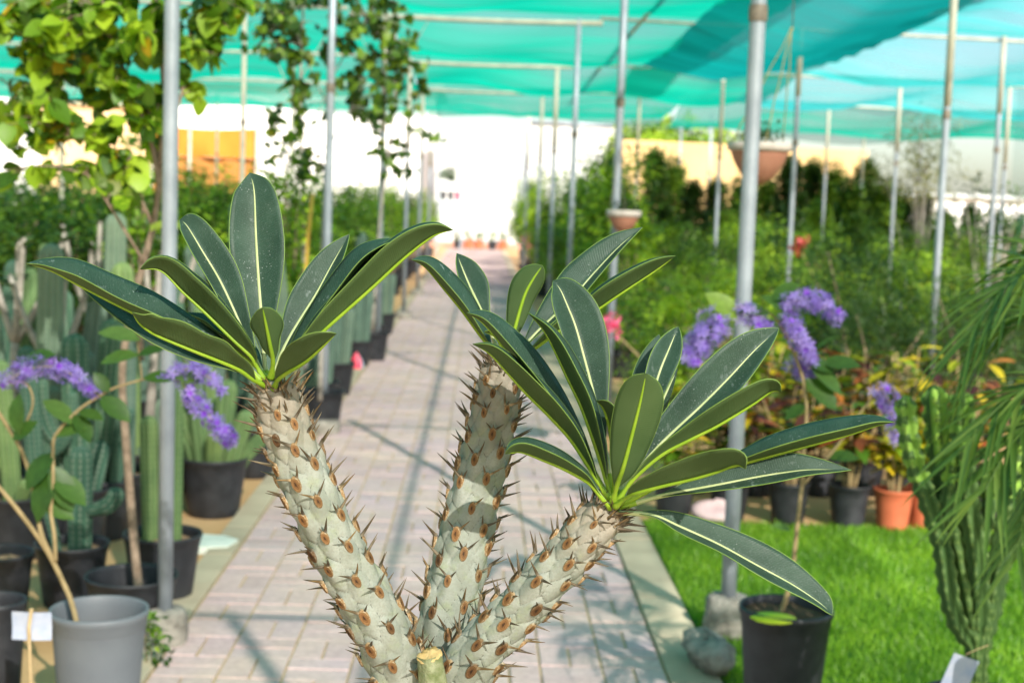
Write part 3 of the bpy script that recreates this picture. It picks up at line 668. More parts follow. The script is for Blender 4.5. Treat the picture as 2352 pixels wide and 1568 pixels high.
def make_branch(key, nper, seed, tip=True, detail=(260, 96)):
    global nscar
    d = BR[key]; rr = random.Random(seed)
    if 'world' in d:
        ctr = d['world']; rad = d['rad']
    else:
        ctr = [P(*p) for p in d['pts']]; rad = [wd_/2*p[2]/F for wd_, p in zip(d['wd'], d['pts'])]
    NR, NA = detail
    cl = catmull(ctr, NR); rl = [v.x for v in catmull([Vector((r, 0, 0)) for r in rad], NR)]
    # arc length
    s = [0.0]
    for i in range(1, NR): s.append(s[-1] + (cl[i]-cl[i-1]).length)
    L = s[-1]; s = np.array(s); rl = np.array(rl)
    # frames
    fr = []; prev = None
    for i in range(NR):
        t = (cl[min(i+1, NR-1)] - cl[max(i-1, 0)]).normalized()
        x = t.cross(Vector((0, 1, 0))).normalized() if prev is None else (prev - t*prev.dot(t)).normalized()
        prev = x; fr.append((t, x, t.cross(x)))
    # tubercles by golden angle, packed closer towards the growing tip
    tub = []; pos = .004; k = 0; step = nper
    while pos < L - .004:
        u = pos/L
        tub.append((pos + rr.uniform(-.0015, .0015), (k*2.39996 + rr.uniform(-.10, .10)) % (2*PI), u)); k += 1
        young = max(0, (u-.72)/.28) if tip else 0
        pos += step*(1 - .55*young)
    S_ = np.repeat(s, NA); PH = np.tile(np.linspace(0, 2*PI, NA, endpoint=False), NR); R_ = np.repeat(rl, NA)
    d1 = np.full(S_.shape, 9.0); d2 = np.full(S_.shape, 9.0); hgt = np.zeros(S_.shape)
    for (sp_, ph_, u) in tub:
        young = max(0, (u-.72)/.28) if tip else 0
        sel = np.where(np.abs(S_-sp_) < .05)[0]
        dp = (PH[sel]-ph_+PI) % (2*PI) - PI
        a = (S_[sel]-sp_+.006); bb = dp*R_[sel]
        la, lb = .016*(1-.4*young), .0092*(1-.3*young)
        dd = np.sqrt((a/la)**2 + (bb/lb)**2)
        o1 = d1[sel]; o2 = d2[sel]
        d2[sel] = np.where(dd < o1, o1, np.minimum(o2, dd)); d1[sel] = np.minimum(o1, dd)
        a2 = S_[sel]-sp_
        # bump is steepest just above the scar and fades downwards
        h = np.exp(-(np.where(a2 > 0, a2/.0065, a2/.015))**2 - (bb/.0068)**2)*.0042*(1-.35*young)
        hgt[sel] = np.maximum(hgt[sel], h)
    crack = np.clip((d2-d1)/.22, 0, 1)
    disp = hgt - .0016*np.exp(-((d2-d1)/.12)**2)*(d1 > .5)
    young_v = np.clip((S_/L-.74)/.22, 0, 1) if tip else np.zeros(S_.shape)
    VV = []
    for i in range(NR):
        t, x, y = fr[i]; c = cl[i]; r = rl[i]
        if tip and i > NR-14: r *= math.sqrt(max(0.02, 1-((i-(NR-14))/14)**2*.55))
        for k in range(NA):
            q = 2*PI*k/NA; VV.append(c + (x*math.cos(q)+y*math.sin(q))*(r + disp[i*NA+k]) - pach_loc)
    b = MB()
    fs = [(i*NA+k, i*NA+(k+1) % NA, (i+1)*NA+(k+1) % NA, (i+1)*NA+k) for i in range(NR-1) for k in range(NA)]
    b.v = [tuple(v) for v in VV]; b.f = fs; b.m = [0]*len(fs); b.t = list(crack)
    if tip:
        b.v.append(tuple(cl[-1] + fr[-1][0]*.006 - pach_loc)); b.t.append(1.0); q = len(b.v)-1
        for k in range(NA): b.f.append(((NR-1)*NA+k, (NR-1)*NA+(k+1) % NA, q)); b.m.append(0)
    me = b.mesh('branch', [M['stem']], True, True)
    a = me.color_attributes.new('young', 'FLOAT_COLOR', 'POINT'); arr = np.zeros((len(b.v), 4), np.float32)
    yv = np.concatenate([young_v, np.ones(1)]) if tip else young_v
    arr[:, 0] = arr[:, 1] = arr[:, 2] = yv; arr[:, 3] = 1; a.data.foreach_set('color', arr.ravel())
    br = obj('trunk' if key == 'trunk' else 'branch', me, pach)
    # scars and spines
    for (sp_, ph_, u) in tub:
        i = int(np.searchsorted(s, sp_)); i = min(i, NR-2); t, x, y = fr[i]
        n = x*math.cos(ph_)+y*math.sin(ph_); tg = t.cross(n)
        surf_p = cl[i] + n*(rl[i]+.0046*(1-.3*(max(0, (u-.72)/.28) if tip else 0))) - pach_loc
        if key != 'trunk' and not (u < .10 and key != 'left' and key != 'right'):
            if u < .93 and (u > .16 or key == 'left'):
                o = obj('leaf_scar', scar_me, br); nscar += 1
                kz = rr.uniform(1.0, 1.35)*(1-.35*max(0, (u-.7)/.3))
                nn = (n - t*.10).normalized(); B = basis(nn, t)
                o.matrix_local = Matrix.Translation(surf_p + nn*.0006) @ B.to_4x4() @ Matrix.Diagonal((kz*1.25, kz, 1, 1))
        if u < .12 and key in ('mid',): continue
        young = max(0, (u-.72)/.28)
        up = surf_p + t*.0055 - n*.0012
        for sgn in (-1, 1):
            if rr.random() < .06: continue
            dr = (n*rr.uniform(.55, .85) + t*rr.uniform(.35, .75) + tg*sgn*rr.uniform(.35, .7)).normalized()
            all_sp.append((br, up + tg*sgn*.0026, dr, rr.randrange(6), rr.uniform(.85, 1.2)*(1-.12*young), key))
        if rr.random() < .55: all_sp.append((br, up + t*.0008, (n*.6+t*.8+tg*rr.uniform(-.3, .3)).normalized(), -1, rr.uniform(.7, 1.3), key))
    if tip:      # crowded young spines and dead stalk ends round the growing point
        for k in range(64):
            i = NR-2-rr.randrange(34); t, x, y = fr[i]; q = rr.uniform(0, 2*PI); n = x*math.cos(q)+y*math.sin(q)
            all_sp.append((br, cl[i] + n*rl[i]*.93 - pach_loc, (n*rr.uniform(.3, .8)+t*rr.uniform(.5, 1)+t.cross(n)*rr.uniform(-.4, .4)).normalized(), rr.randrange(5), rr.uniform(.6, 1.0), key))
    return br
br_l = make_branch('left', .0044, 1)
br_m = make_branch('mid', .0043, 2)
br_r = make_branch('right', .0044, 3)
br_t = make_branch('trunk', .0075, 4, tip=False, detail=(120, 72))
joined = {}
one = 0
camp = Vector((0, 0, CAMH))
def facing(s_): return (s_[1] + pach_loc - camp).normalized().dot(s_[2])
order = sorted([s_ for s_ in all_sp if s_[5] != 'trunk' and s_[3] >= 0], key=facing)
pick = set(id(s_) for s_ in order[:290])
for s_ in all_sp:
    br, p, dr, kind, k, key = s_
    B = Matrix.Translation(p) @ basis(dr).to_4x4() @ Matrix.Rotation(rnd.uniform(0, 6.28), 4, 'Z') @ Matrix.Diagonal((1, 1, k, 1))
    if id(s_) in pick:
        o = obj('spine', sp_meshes[kind][1], br); o.matrix_local = B
    else:
        src = short if kind < 0 else sp_meshes[kind][0]
        jb = joined.setdefault(br.name, (br, MB()))[1]
        jb.add([B @ Vector(v) for v in src.v], src.f)
for br, jb in joined.values(): tag(jb.build('spines', M['spine_far'], br), kind='stuff')
# sawn-off stub between the branches
stub_top = P(986, 1502, 1.455); stub_bot = P(1000, 1620, 1.462)
ax = (stub_top-stub_bot).normalized(); B = basis(ax, Vector((1, 0, 0)))
b = MB(); n = 26; rr = random.Random(5)
rows = [(.018, 0), (.0145, .35), (.0125, .8), (.0122, .985)]
for r, h in rows:
    for k in range(n):
        q = 2*PI*k/n; c = stub_bot + (stub_top-stub_bot)*h
        r2 = r*(1+.08*math.cos(4*q+.6))
        b.v.append(tuple(c + B @ Vector((r2*math.cos(q), r2*math.sin(q)*.9, 0)) - pach_loc)); b.t.append(.9)
b.f = [(i*n+k, i*n+(k+1) % n, (i+1)*n+(k+1) % n, (i+1)*n+k) for i in range(3) for k in range(n)]; b.m = [0]*len(b.f)
stub = b.build('cut_stub', M['mat_pale'] if False else mat_noise('stub_bark', (.13, .155, .06), (.30, .31, .19), 90, .8, .15, .9, 260, .002), pach)
b = MB(); vs = []
for r, h in ((.0127, -.0012), (.0120, .001), (.009, .0002), (.004, .0014)):
    for k in range(n):
        q = 2*PI*k/n; vs.append(stub_top - ax*.0006 + B @ Vector((r*math.cos(q)*(1+.08*math.cos(4*q+.6)), r*math.sin(q)*.9, h+rr.uniform(-.0012, .0012) + .0035*math.sin(q+.5))) - pach_loc)
vs.append(stub_top + ax*.0005 - pach_loc)
fs = [(i*n+k, i*n+(k+1) % n, (i+1)*n+(k+1) % n, (i+1)*n+k) for i in range(3) for k in range(n)] + [(3*n+k, 3*n+(k+1) % n, 4*n) for k in range(n)]
b.add(vs, fs); b.build('cut_face', M['cut_wood'], stub)

# leaves -----------------------------------------------------------
def pleaf(mid, A, Bh, dA, dB, d0, dtip, u0=.14, a=.75, bexp=.5, wave=0, wk=14, bow=0, r0=.0031, nU=44, nV=5, dmid=None):
    """mid: midrib in picture points; A / Bh: sideways reach of the leaf's left / right half in picture points
    (positive = to the right when looking from base to tip); dA / dB: depth change of each half's edge in metres"""
    c2 = catmull([Vector((x, y, 0)) for x, y in mid], nU)
    pk = math.log(.5)/math.log(min(.72, a/(a+bexp)-.02)); qk = .30+1.15*bexp
    def prof(u):
        if u <= u0: return 0.0
        t = (u-u0)/(1-u0); return max(0, math.sin(PI*t**pk))**qk
    folded = A*Bh > 0
    rows = []; rib = []
    for i in range(nU):
        u = i/(nU-1); u2 = min(u, .9995)
        tg = (c2[min(i+1, nU-1)]-c2[max(i-1, 0)]).normalized(); nx, ny = -tg.y, tg.x     # picture-right of heading (y down)
        dep = d0 + (dtip-d0)*u + bow*math.sin(PI*u)
        f = prof(u2)
        row = []
        for j in range(-nV, nV+1):
            v = abs(j)/nV; w_ = A if j < 0 else Bh; dd = dA if j < 0 else dB
            wv = wave*math.sin(wk*u + (1.3 if j < 0 else 0))*v*v*min(1, f*1.5)
            off = w_*f*v*(1 + .0*v) + wv*(1 if w_ > 0 else -1)
            row.append(P(c2[i].x + nx*off, c2[i].y + ny*off, dep + dd*f*v**1.25 + wv*.0003))
        rows.append(row); rib.append(P(c2[i].x, c2[i].y, dep))
    W = 2*nV+1; i0 = next(i for i in range(nU) if prof(i/(nU-1)) > 0) - 1; i0 = max(i0, 0)
    R = rows[i0:]; n = len(R)
    # upper-surface normals on the grid
    NN = []
    for i in range(n):
        r = []
        for j in range(W):
            du = R[min(i+1, n-1)][j]-R[max(i-1, 0)][j]; dv = R[i][min(j+1, W-1)]-R[i][max(j-1, 0)]
            q = dv.cross(du)
            r.append(q.normalized() if q.length > 1e-12 else Vector((0, 0, 0)))
        NN.append(r)
    for j in range(W):
        for i in (0, n-1):
            if NN[i][j].length == 0: NN[i][j] = NN[1 if i == 0 else n-2][j]
    th = .0005
    b = MB(); top = []; bot = []
    for i in range(n):
        for j in range(W):
            k = th if 0 < j < W-1 else th*.75
            b.v.append(tuple(R[i][j] + NN[i][j]*k - pach_loc)); b.t.append(0)
    off = n*W
    for i in range(n):
        for j in range(W):
            k = th if 0 < j < W-1 else th*.75
            b.v.append(tuple(R[i][j] - NN[i][j]*k - pach_loc)); b.t.append(0)
    uvs = {}
    for i in range(n-1):
        for j in range(W-1):
            p, q, r, s_ = i*W+j, i*W+j+1, (i+1)*W+j+1, (i+1)*W+j
            b.f.append((p, q, r, s_)); b.m.append(0)
            b.f.append((off+s_, off+r, off+q, off+p)); b.m.append(1)
        for j, fl in ((0, 0), (W-1, 1)):
            p, s_ = i*W+j, (i+1)*W+j
            b.f.append((p, s_, off+s_, off+p) if not fl else (off+p, off+s_, s_, p)); b.m.append(2)
    me = b.mesh('leaf', [M['leaf_top'], M['leaf_under'], M['leaf_margin']])
    uv = me.uv_layers.new(name='UVMap'); li = np.zeros(len(me.loops), np.int32); me.loops.foreach_get('vertex_index', li)
    li = li % off; Lm = sum((rib[i+1]-rib[i]).length for i in range(nU-1))
    wpx = max(abs(A), abs(Bh))*d0/F
    uvv = np.stack([((li//W)+i0)/(nU-1)*Lm/.25, ((li % W)-nV)/nV], 1).astype(np.float32)
    uv.data.foreach_set('uv', uvv.ravel())
    leaf = obj('leaf', me, pach)
    # margin bead and midrib
    b = MB()
    for j in (0, W-1): b.tube([R[i][j]-pach_loc for i in range(0, n)], [.00032*min(1, .2+prof((i+i0)/(nU-1)-.0)*2) + .0002 for i in range(n)], 5)
    b.build('margin', M['leaf_margin'], leaf)
    b = MB(); K = 10; pts = rib
    for i in range(nU):
        u = i/(nU-1); r = r0*(1-u)**.8*.52 + .0009*(1-u**6)+.0002
        if u < u0: r = r0*(1 + .35*(1-u/u0)**2)*(.62+.38*(1-u/u0)**.6) if u0 > 0 else r
        t = (pts[min(i+1, nU-1)]-pts[max(i-1, 0)]).normalized()
        nn = NN[max(0, min(i-i0, n-1))][nV] if i >= i0 else NN[min(2, n-1)][nV]
        nn = (nn - t*nn.dot(t)).normalized(); y = t.cross(nn)
        f = min(1, prof(min(u, .999))*2.5); c = pts[i] - nn*r*.20*f
        for k in range(K):
            q = 2*PI*(k+.5)/K; b.v.append(tuple(c + (nn*math.cos(q)*(1 if math.cos(q) > 0 else .9) + y*math.sin(q))*r - pach_loc)); b.t.append(.5)
    for i in range(nU-1):
        for k in range(K):
            q = 2*PI*(k+1)/K
            b.f.append((i*K+k, i*K+(k+1) % K, (i+1)*K+(k+1) % K, (i+1)*K+k)); b.m.append(0 if math.cos(q) > (.93 if folded else .2) and i > i0-4 else 1)
    b.f.append(tuple(range(K-1, -1, -1))); b.m.append(1)
    # make winding outward irrespective of handedness
    b.build('midrib', [M['rib_top'], M['rib_under']], leaf)
    return leaf

D = 1.47
# left rosette
pleaf([(616, 870), (608, 832), (602, 745), (594, 640), (588, 540), (584, 440), (574, 397)], -63, 64, -.016, -.014, D+.01, D+.07, .17, .75, .5, wave=1.0)
pleaf([(610, 872), (590, 832), (569, 786), (536, 710), (503, 641), (464, 576), (430, 520), (413, 505)], -24, 52, -.024, -.006, D+.005, D+.05, .16, .7, .42, wave=1.2)
pleaf([(605, 872), (588, 838), (575, 816), (536, 780), (470, 716), (421, 671), (370, 622), (322, 618)], 46, 52, -.03, .03, D, D-.03, .12, .8, .42, wave=1.2)
pleaf([(600, 876), (560, 835), (500, 808), (420, 770), (303, 716), (188, 658), (119, 622), (61, 605)], 17, 62, -.03, .035, D-.005, D-.02, .10, .8, .6, wave=2.2, wk=26)
pleaf([(600, 880), (540, 845), (460, 806), (360, 755), (270, 700), (172, 645)], -34, 16, -.03, .02, D+.01, D+.03, .10, .8, .55, wave=1)
pleaf([(610, 886), (585, 874), (551, 849), (500, 827), (437, 802), (359, 769), (322, 744), (304, 718)], 50, 32, -.03, .02, D-.015, D-.12, .13, .5, .42, wave=3.2, wk=30)
pleaf([(612, 868), (590, 842), (545, 806), (490, 764), (430, 718)], 13, 42, -.02, .03, D+.005, D+.03, .10, .7, .5, wave=3, wk=22)
pleaf([(622, 868), (627, 830), (620, 790), (611, 746), (603, 706)], 38, -33, .014, .010, D-.01, D-.07, .20, .8, .22, wave=2.5, wk=18)
pleaf([(628, 868), (646, 815), (668, 770), (697, 722), (727, 674), (766, 602), (803, 538)], -53, 25, -.006, -.022, D+.008, D+.05, .12, .8, .48, wave=1)
pleaf([(632, 872), (655, 832), (685, 790), (730, 738), (780, 676), (832, 606), (870, 574), (918, 549)], -42, -10, .03, -.035, D, D+.0, .12, .8, .55, wave=1)
pleaf([(636, 876), (668, 832), (705, 795), (755, 748), (852, 662), (917, 602), (967, 561), (1003, 538), (1040, 528)], -55, -48, .035, -.03, D-.008, D-.06, .10, .7, .5, wave=1)
pleaf([(630, 892), (640, 870), (665, 852), (700, 832), (736, 801), (772, 766)], -40, -54, .03, -.03, D-.02, D-.13, .14, .55, .38, wave=1.5, wk=16)
# middle rosette
D = 1.60
pleaf([(1150, 836), (1128, 800), (1102, 767), (1063, 714), (1023, 666), (978, 614), (945, 596)], 13, 42, -.03, .03, D, D-.01, .12, .8, .55)
pleaf([(1152, 832), (1128, 765), (1106, 715), (1090, 681), (1076, 651), (1060, 612), (1049, 582)], -17, 43, -.014, -.004, D+.01, D+.06, .15, .75, .5)
pleaf([(1158, 832), (1170, 795), (1182, 756), (1203, 684), (1222, 645), (1246, 610)], 27, -41, .012, .012, D, D-.02, .16, .75, .32, wave=1.2)
pleaf([(1164, 834), (1195, 805), (1235, 762), (1280, 719), (1323, 676), (1358, 635), (1421, 568), (1476, 522)], -58, 14, .006, -.018, D+.005, D+.05, .13, .8, .55)
pleaf([(1168, 838), (1219, 806), (1288, 757), (1363, 716), (1421, 677), (1501, 624), (1551, 588)], -42, -36, .03, -.03, D, D-.05, .12, .7, .45)
pleaf([(1156, 832), (1150, 790), (1135, 770), (1112, 762)], 10, 18, -.01, .02, D-.01, D-.03, .15, .7, .5)
# right rosette
D = 1.45
pleaf([(1402, 1150), (1372, 1095), (1330, 1020), (1276, 945), (1215, 868), (1160, 800), (1110, 742), (1072, 718)], 15, 52, -.03, .03, D+.01, D+.0, .13, .8, .55, wave=.8)
pleaf([(1398, 1146), (1372, 1105), (1347, 1062), (1309, 1006), (1259, 952), (1212, 906), (1166, 856), (1125, 812), (1086, 790)], 36, 46, -.035, .03, D-.005, D-.05, .10, .75, .5, wave=.8)
pleaf([(1404, 1148), (1394, 1110), (1382, 1066), (1360, 1000), (1334, 930), (1303, 866), (1272, 800), (1247, 756), (1212, 717)], 27, 40, -.03, .03, D, D-.01, .12, .8, .6, wave=.6)
pleaf([(1408, 1146), (1396, 1075), (1386, 1000), (1372, 942), (1357, 880), (1341, 820), (1322, 751), (1302, 700), (1286, 664), (1270, 645)], -36, 66, -.022, -.008, D+.01, D+.06, .17, .85, .5, wave=.8)
pleaf([(1410, 1148), (1410, 1092), (1407, 1030), (1398, 972), (1386, 938), (1370, 920)], 28, 24, -.02, .02, D, D-.02, .16, .8, .55)
pleaf([(1408, 1152), (1418, 1112), (1432, 1072), (1451, 1001), (1470, 925), (1484, 858)], 54, -56, .014, .012, D-.015, D-.10, .13, .8, .13, wave=.8)
pleaf([(1416, 1150), (1440, 1075), (1480, 965), (1514, 857), (1537, 800), (1558, 750)], -34, 33, -.012, -.012, D+.02, D+.08, .15, .85, .42)
pleaf([(1414, 1150), (1432, 1060), (1462, 950), (1490, 850), (1514, 768)], -33, 28, .0, .0, D+.025, D+.10, .15, .85, .45)
pleaf([(1420, 1150), (1462, 1050), (1508, 950), (1556, 846)], -20, 15, .0, .01, D+.025, D+.09, .15, .85, .5)
pleaf([(1418, 1152), (1450, 1100), (1488, 1052), (1535, 1002), (1605, 937), (1674, 868), (1734, 804), (1789, 754)], -64, 38, -.008, -.022, D+.01, D+.05, .14, .8, .42, wave=.6)
pleaf([(1416, 1156), (1455, 1100), (1519, 1044), (1588, 1007), (1648, 977), (1726, 930), (1772, 899), (1795, 901)], -44, -44, .03, -.03, D-.002, D-.05, .10, .75, .42, wave=.6)
pleaf([(1424, 1160), (1520, 1114), (1640, 1080), (1717, 1060), (1777, 1044), (1863, 1021), (1949, 998), (2010, 978), (2054, 969)], -50, -17, .035, -.03, D, D-.05, .13, .85, .6, wave=.6)
pleaf([(1414, 1163), (1440, 1142), (1463, 1131), (1519, 1116), (1588, 1100), (1648, 1083), (1690, 1068), (1713, 1076)], -46, -52, .03, -.03, D-.02, D-.14, .12, .6, .35, wave=.6)
pleaf([(1424, 1166), (1500, 1143), (1562, 1130), (1648, 1114), (1734, 1097), (1800, 1086), (1863, 1079), (1955, 1079)], -50, 18, .008, -.025, D, D-.04, .14, .85, .55, wave=.6)
pleaf([(1412, 1180), (1440, 1178), (1502, 1184), (1562, 1210), (1648, 1249), (1734, 1296), (1820, 1343), (1884, 1386), (1912, 1412)], -52, 17, .004, -.03, D+.0, D-.06, .16, .7, .5, wave=2.0, wk=20)
pleaf([(1402, 1166), (1387, 1150), (1359, 1114), (1337, 1098), (1291, 1074), (1247, 1056), (1197, 1038), (1161, 1042)], 24, 40, -.025, .03, D-.01, D-.06, .12, .75, .28, wave=.8)

# its pot, below the picture
def pot_profile(r, h, lip=.02, ridges=True):
    pr = [(r*.72, 0), (r*.74, .004)]
    pr += [(r*(.74+.19*k/6), h*.86*k/6) for k in range(1, 7)]
    pr += [(r*.935, h*.865), (r*.955, h*.875), (r*.955, h*.93), (r*.99, h*.945), (r*1.0, h*.975), (r*.99, h), (r*.955, h), (r*.935, h*.985), (r*.925, h*.93)]
    pr += [(r*(.925-.03*k/4), h*(.93-.05*k)) for k in range(1, 4)]
    pr += [(r*.88, h*.68)]
    return pr
def add_pot(parent, r, h, mat, soil='soil', z=0, fill=.84, seg=40):
    b = MB(); b.lathe([(0.001, 0.001)] + pot_profile(r, h), seg, c=(0, 0, z)); p = b.build('pot', M[mat], parent)
    b = MB(); rr = random.Random(int(r*1e4)); vs = [(0, 0, z+h*fill+.012)]; nn = 20
    for q, rad in ((1, .45), (2, .905)):
        for k in range(nn): vs.append((r*rad*math.cos(2*PI*k/nn), r*rad*math.sin(2*PI*k/nn), z+h*fill + rr.uniform(-.006, .008)))
    fs = [(0, 1+k, 1+(k+1) % nn) for k in range(nn)] + [(1+k, 1+nn+k, 1+nn+(k+1) % nn, 1+(k+1) % nn) for k in range(nn)]
    b.add(vs, fs); b.build('soil', M[soil], p)
    return p
b = MB(); b.lathe([(0.001, .017)] + [(r_, z_+.016) for r_, z_ in pot_profile(.19, .46)], 44); pp_ = b.build('pot', M['black_plastic'], pach)
b = MB(); b.lathe([(.175, .42), (.1, .43), (.001, .435)], 30); b.build('soil', M['soil'], pp_)
for o in (pp_,) + tuple(pp_.children): pass
pp_.location = (JC.x - pach_loc.x, JC.y - pach_loc.y, 0)
# ------------------------------------------------------------------ plant makers
def leaf_mesh(name, L, W, mat, kind='oval', fold=.25, curl=.2, n=5):
    """one leaf lying along +Y, folded along its midrib, ~20 triangles"""
    b = MB(); rows = []
    for i in range(n+1):
        t = i/n
        if kind == 'oval': w_ = math.sin(PI*min(1, t*.97+.02))**.75
        elif kind == 'heart': w_ = (1-t)**.55*(.62+.9*min(t*3.2, 1))*.78 if t > 0 else .35
        elif kind == 'lance': w_ = (t**.7)*((1-t)**.7)*1.62
        else: w_ = 1-t
        if i == n: w_ = .02
        x = W/2*w_; y = L*t; z = -curl*L*t*t
        if kind == 'heart' and i == 0: y = -.08*L
        rows.append([(-x, y, z + fold*x), (0, y if not (kind == 'heart' and i == 0) else .03*L, z), (x, y, z + fold*x)])
    vs = [p for r in rows for p in r]
    fs = []
    for i in range(n):
        a = i*3
        fs += [(a, a+1, a+4, a+3), (a+1, a+2, a+5, a+4)]
    b.add(vs, fs); return b, b.mesh(name, [mat])
def orient(pos, axis, normal, k=1.0):
    y = Vector(axis).normalized(); z = Vector(normal); z = (z - y*z.dot(y))
    z = z.normalized() if z.length > 1e-6 else basis(y).col[0]
    x = y.cross(z)
    return Matrix.Translation(pos) @ Matrix((x, y, z)).transposed().to_4x4() @ Matrix.Diagonal((k, k, k, 1))
def rvec(r): 
    while True:
        v = Vector((r.uniform(-1, 1), r.uniform(-1, 1), r.uniform(-1, 1)))
        if .05 < v.length < 1: return v

def crown_mesh(seed, rx, rz, zc, ncl, nleaf, ls, mat, shape='round', asp=.45, clr=.16, tb=(.05, .95), droop=.2):
    """leaf-sized faces gathered in clumps through the crown's volume; also returns clump centres for the stems"""
    r = random.Random(seed); b = MB(); cs = []
    for c in range(ncl):
        d = rvec(r).normalized(); q = r.random()**.45
        if shape == 'cone':
            h = r.random()**1.15; rad = rx*(1-h*.92)*(.45+.6*r.random()); an = r.uniform(0, 2*PI)
            cc = Vector((rad*math.cos(an), rad*math.sin(an), zc - rz + 2*rz*h))
        elif shape == 'flat':
            cc = Vector((d.x*rx*q, d.y*rx*q, zc + d.z*rz*q))
        else:
            cc = Vector((d.x*rx*q*r.uniform(.8, 1.15), d.y*rx*q*r.uniform(.8, 1.15), zc + d.z*rz*q*r.uniform(.8, 1.2)))
        cs.append(cc); tc = r.uniform(*tb); cr = clr*r.uniform(.6, 1.35)
        for k in range(nleaf//ncl):
            p = cc + rvec(r)*cr
            out = (p - Vector((0, 0, zc-rz*.3))).normalized()
            nr = (out + rvec(r)*.8 + Vector((0, 0, .5))).normalized()
            ax = nr.cross(rvec(r)); ax = (ax.normalized() + out*.5 - Vector((0, 0, droop))).normalized()
            sd_ = ax.cross(nr).normalized(); l = ls*r.uniform(.65, 1.3); w_ = l*asp*.5
            n2 = sd_.cross(ax)
            tn = min(1, max(0, tc + r.uniform(-.22, .22)))
            b.add([p, p + ax*l*.45 + sd_*w_ + n2*w_*.3, p + ax*l, p + ax*l*.45 - sd_*w_ + n2*w_*.3], [(0, 1, 2), (0, 2, 3)], 0, tn)
    return b.mesh('crown', [mat], True, True), cs
def stem_mesh(seed, cs, n, r0, base=(0, 0, 0), mat=None):
    r = random.Random(seed+77); b = MB(); base = Vector(base)
    for c in r.sample(cs, min(n, len(cs))):
        mid = base.lerp(c, .45) + Vector((r.uniform(-.05, .05), r.uniform(-.05, .05), .08))
        b.tube(catmull([base + Vector((r.uniform(-.02, .02), r.uniform(-.02, .02), 0)), mid, c], 6), [r0*(1-.14*k) for k in range(6)], 5)
    return b.mesh('stem', [mat or M['bark']])
_proto = {}
def shrub_proto(key, name, label, cat, group, pot=None, ns=7, r0=.012, stem_mat=None, lone=False, **kw):
    t = thing(name, label, cat, (0, 0, 0), 0, group)
    z0 = pot[1]*.8 if pot else 0
    me, cs = crown_mesh(**kw)
    obj('crown', me, t); obj('stem', stem_mesh(kw['seed'], cs, ns, r0, (0, 0, z0), stem_mat), t)
    if pot: add_pot(t, pot[0], pot[1], pot[2], 'darksoil', seg=24)
    _proto[key] = [t, False]; return t
def place(key, loc, rz=None, sc=1.0, label=None, group=None):
    pr = _proto[key]; rz = rnd.uniform(0, 6.28) if rz is None else rz
    sc3 = (sc, sc, sc) if not hasattr(sc, '__len__') else sc
    if not pr[1]:
        pr[1] = True; o = pr[0]; o.location = loc; o.rotation_euler = (0, 0, rz); o.scale = sc3
        if label: o['label'] = label
        if group: o['group'] = group
        return o
    return dup(pr[0], loc, rz, sc3, label, group)

# ------------------------------------------------------------------ right side: shrub mass
GR = 'green nursery shrubs right of the path'
shrub_proto('bright', 'nursery_shrub', 'bright green leafy nursery shrub in a black pot', 'shrub', GR, (.15, .26, 'black_plastic'), seed=21, rx=.40, rz=.38, zc=.78, ncl=46, nleaf=2300, ls=.055, mat=M['fol_bright'], clr=.13)
shrub_proto('bright2', 'nursery_shrub', 'bright green leafy nursery shrub in a black pot', 'shrub', GR, (.15, .26, 'black_plastic'), seed=22, rx=.46, rz=.33, zc=.70, ncl=46, nleaf=2300, ls=.048, mat=M['fol_bright'], clr=.14)
shrub_proto('mid', 'nursery_shrub', 'mid green twiggy nursery shrub in a black pot', 'shrub', GR, (.16, .28, 'black_plastic'), seed=23, rx=.42, rz=.45, zc=.85, ncl=50, nleaf=2500, ls=.05, mat=M['fol_mid'], clr=.14, asp=.35)
shrub_proto('feather', 'feathery_shrub', 'dark feathery fine-leaved shrub in a black pot', 'shrub', GR, (.16, .28, 'black_plastic'), seed=24, rx=.40, rz=.52, zc=.80, ncl=60, nleaf=3600, ls=.075, mat=M['fol_dark'], clr=.15, asp=.10, droop=.0)
shrub_proto('feather2', 'feathery_shrub', 'dark feathery fine-leaved shrub in a black pot', 'shrub', GR, (.16, .28, 'black_plastic'), seed=25, rx=.42, rz=.48, zc=.76, ncl=60, nleaf=3600, ls=.085, mat=M['fol_dark'], clr=.16, asp=.10, droop=.1)
shrub_proto('yellow', 'golden_shrub', 'low yellow-green shrub in a black pot', 'shrub', GR, (.14, .22, 'black_plastic'), seed=26, rx=.32, rz=.25, zc=.52, ncl=36, nleaf=1300, ls=.055, mat=M['fol_yellow'], clr=.12)
shrub_proto('cone', 'conical_shrub', 'dark conical evergreen shrub in front of the tan wall', 'shrub', 'dark conical shrubs before the tan wall', None, seed=27, rx=.55, rz=1.05, zc=1.20, ncl=140, nleaf=8400, ls=.10, mat=M['fol_dark'], shape='cone', clr=.17)
shrub_proto('cone2', 'conical_shrub', 'dark conical evergreen shrub in front of the tan wall', 'shrub', 'dark conical shrubs before the tan wall', None, seed=28, rx=.62, rz=.95, zc=1.05, ncl=140, nleaf=8400, ls=.10, mat=M['fol_mid'], shape='cone', clr=.19)
shrub_proto('tall', 'young_tree', 'young bright green tree in a black pot by the path', 'tree', 'young trees along the right of the path', (.17, .3, 'black_plastic'), seed=29, rx=.42, rz=.62, zc=1.35, ncl=50, nleaf=1800, ls=.075, mat=M['fol_bright'], clr=.17, ns=9)
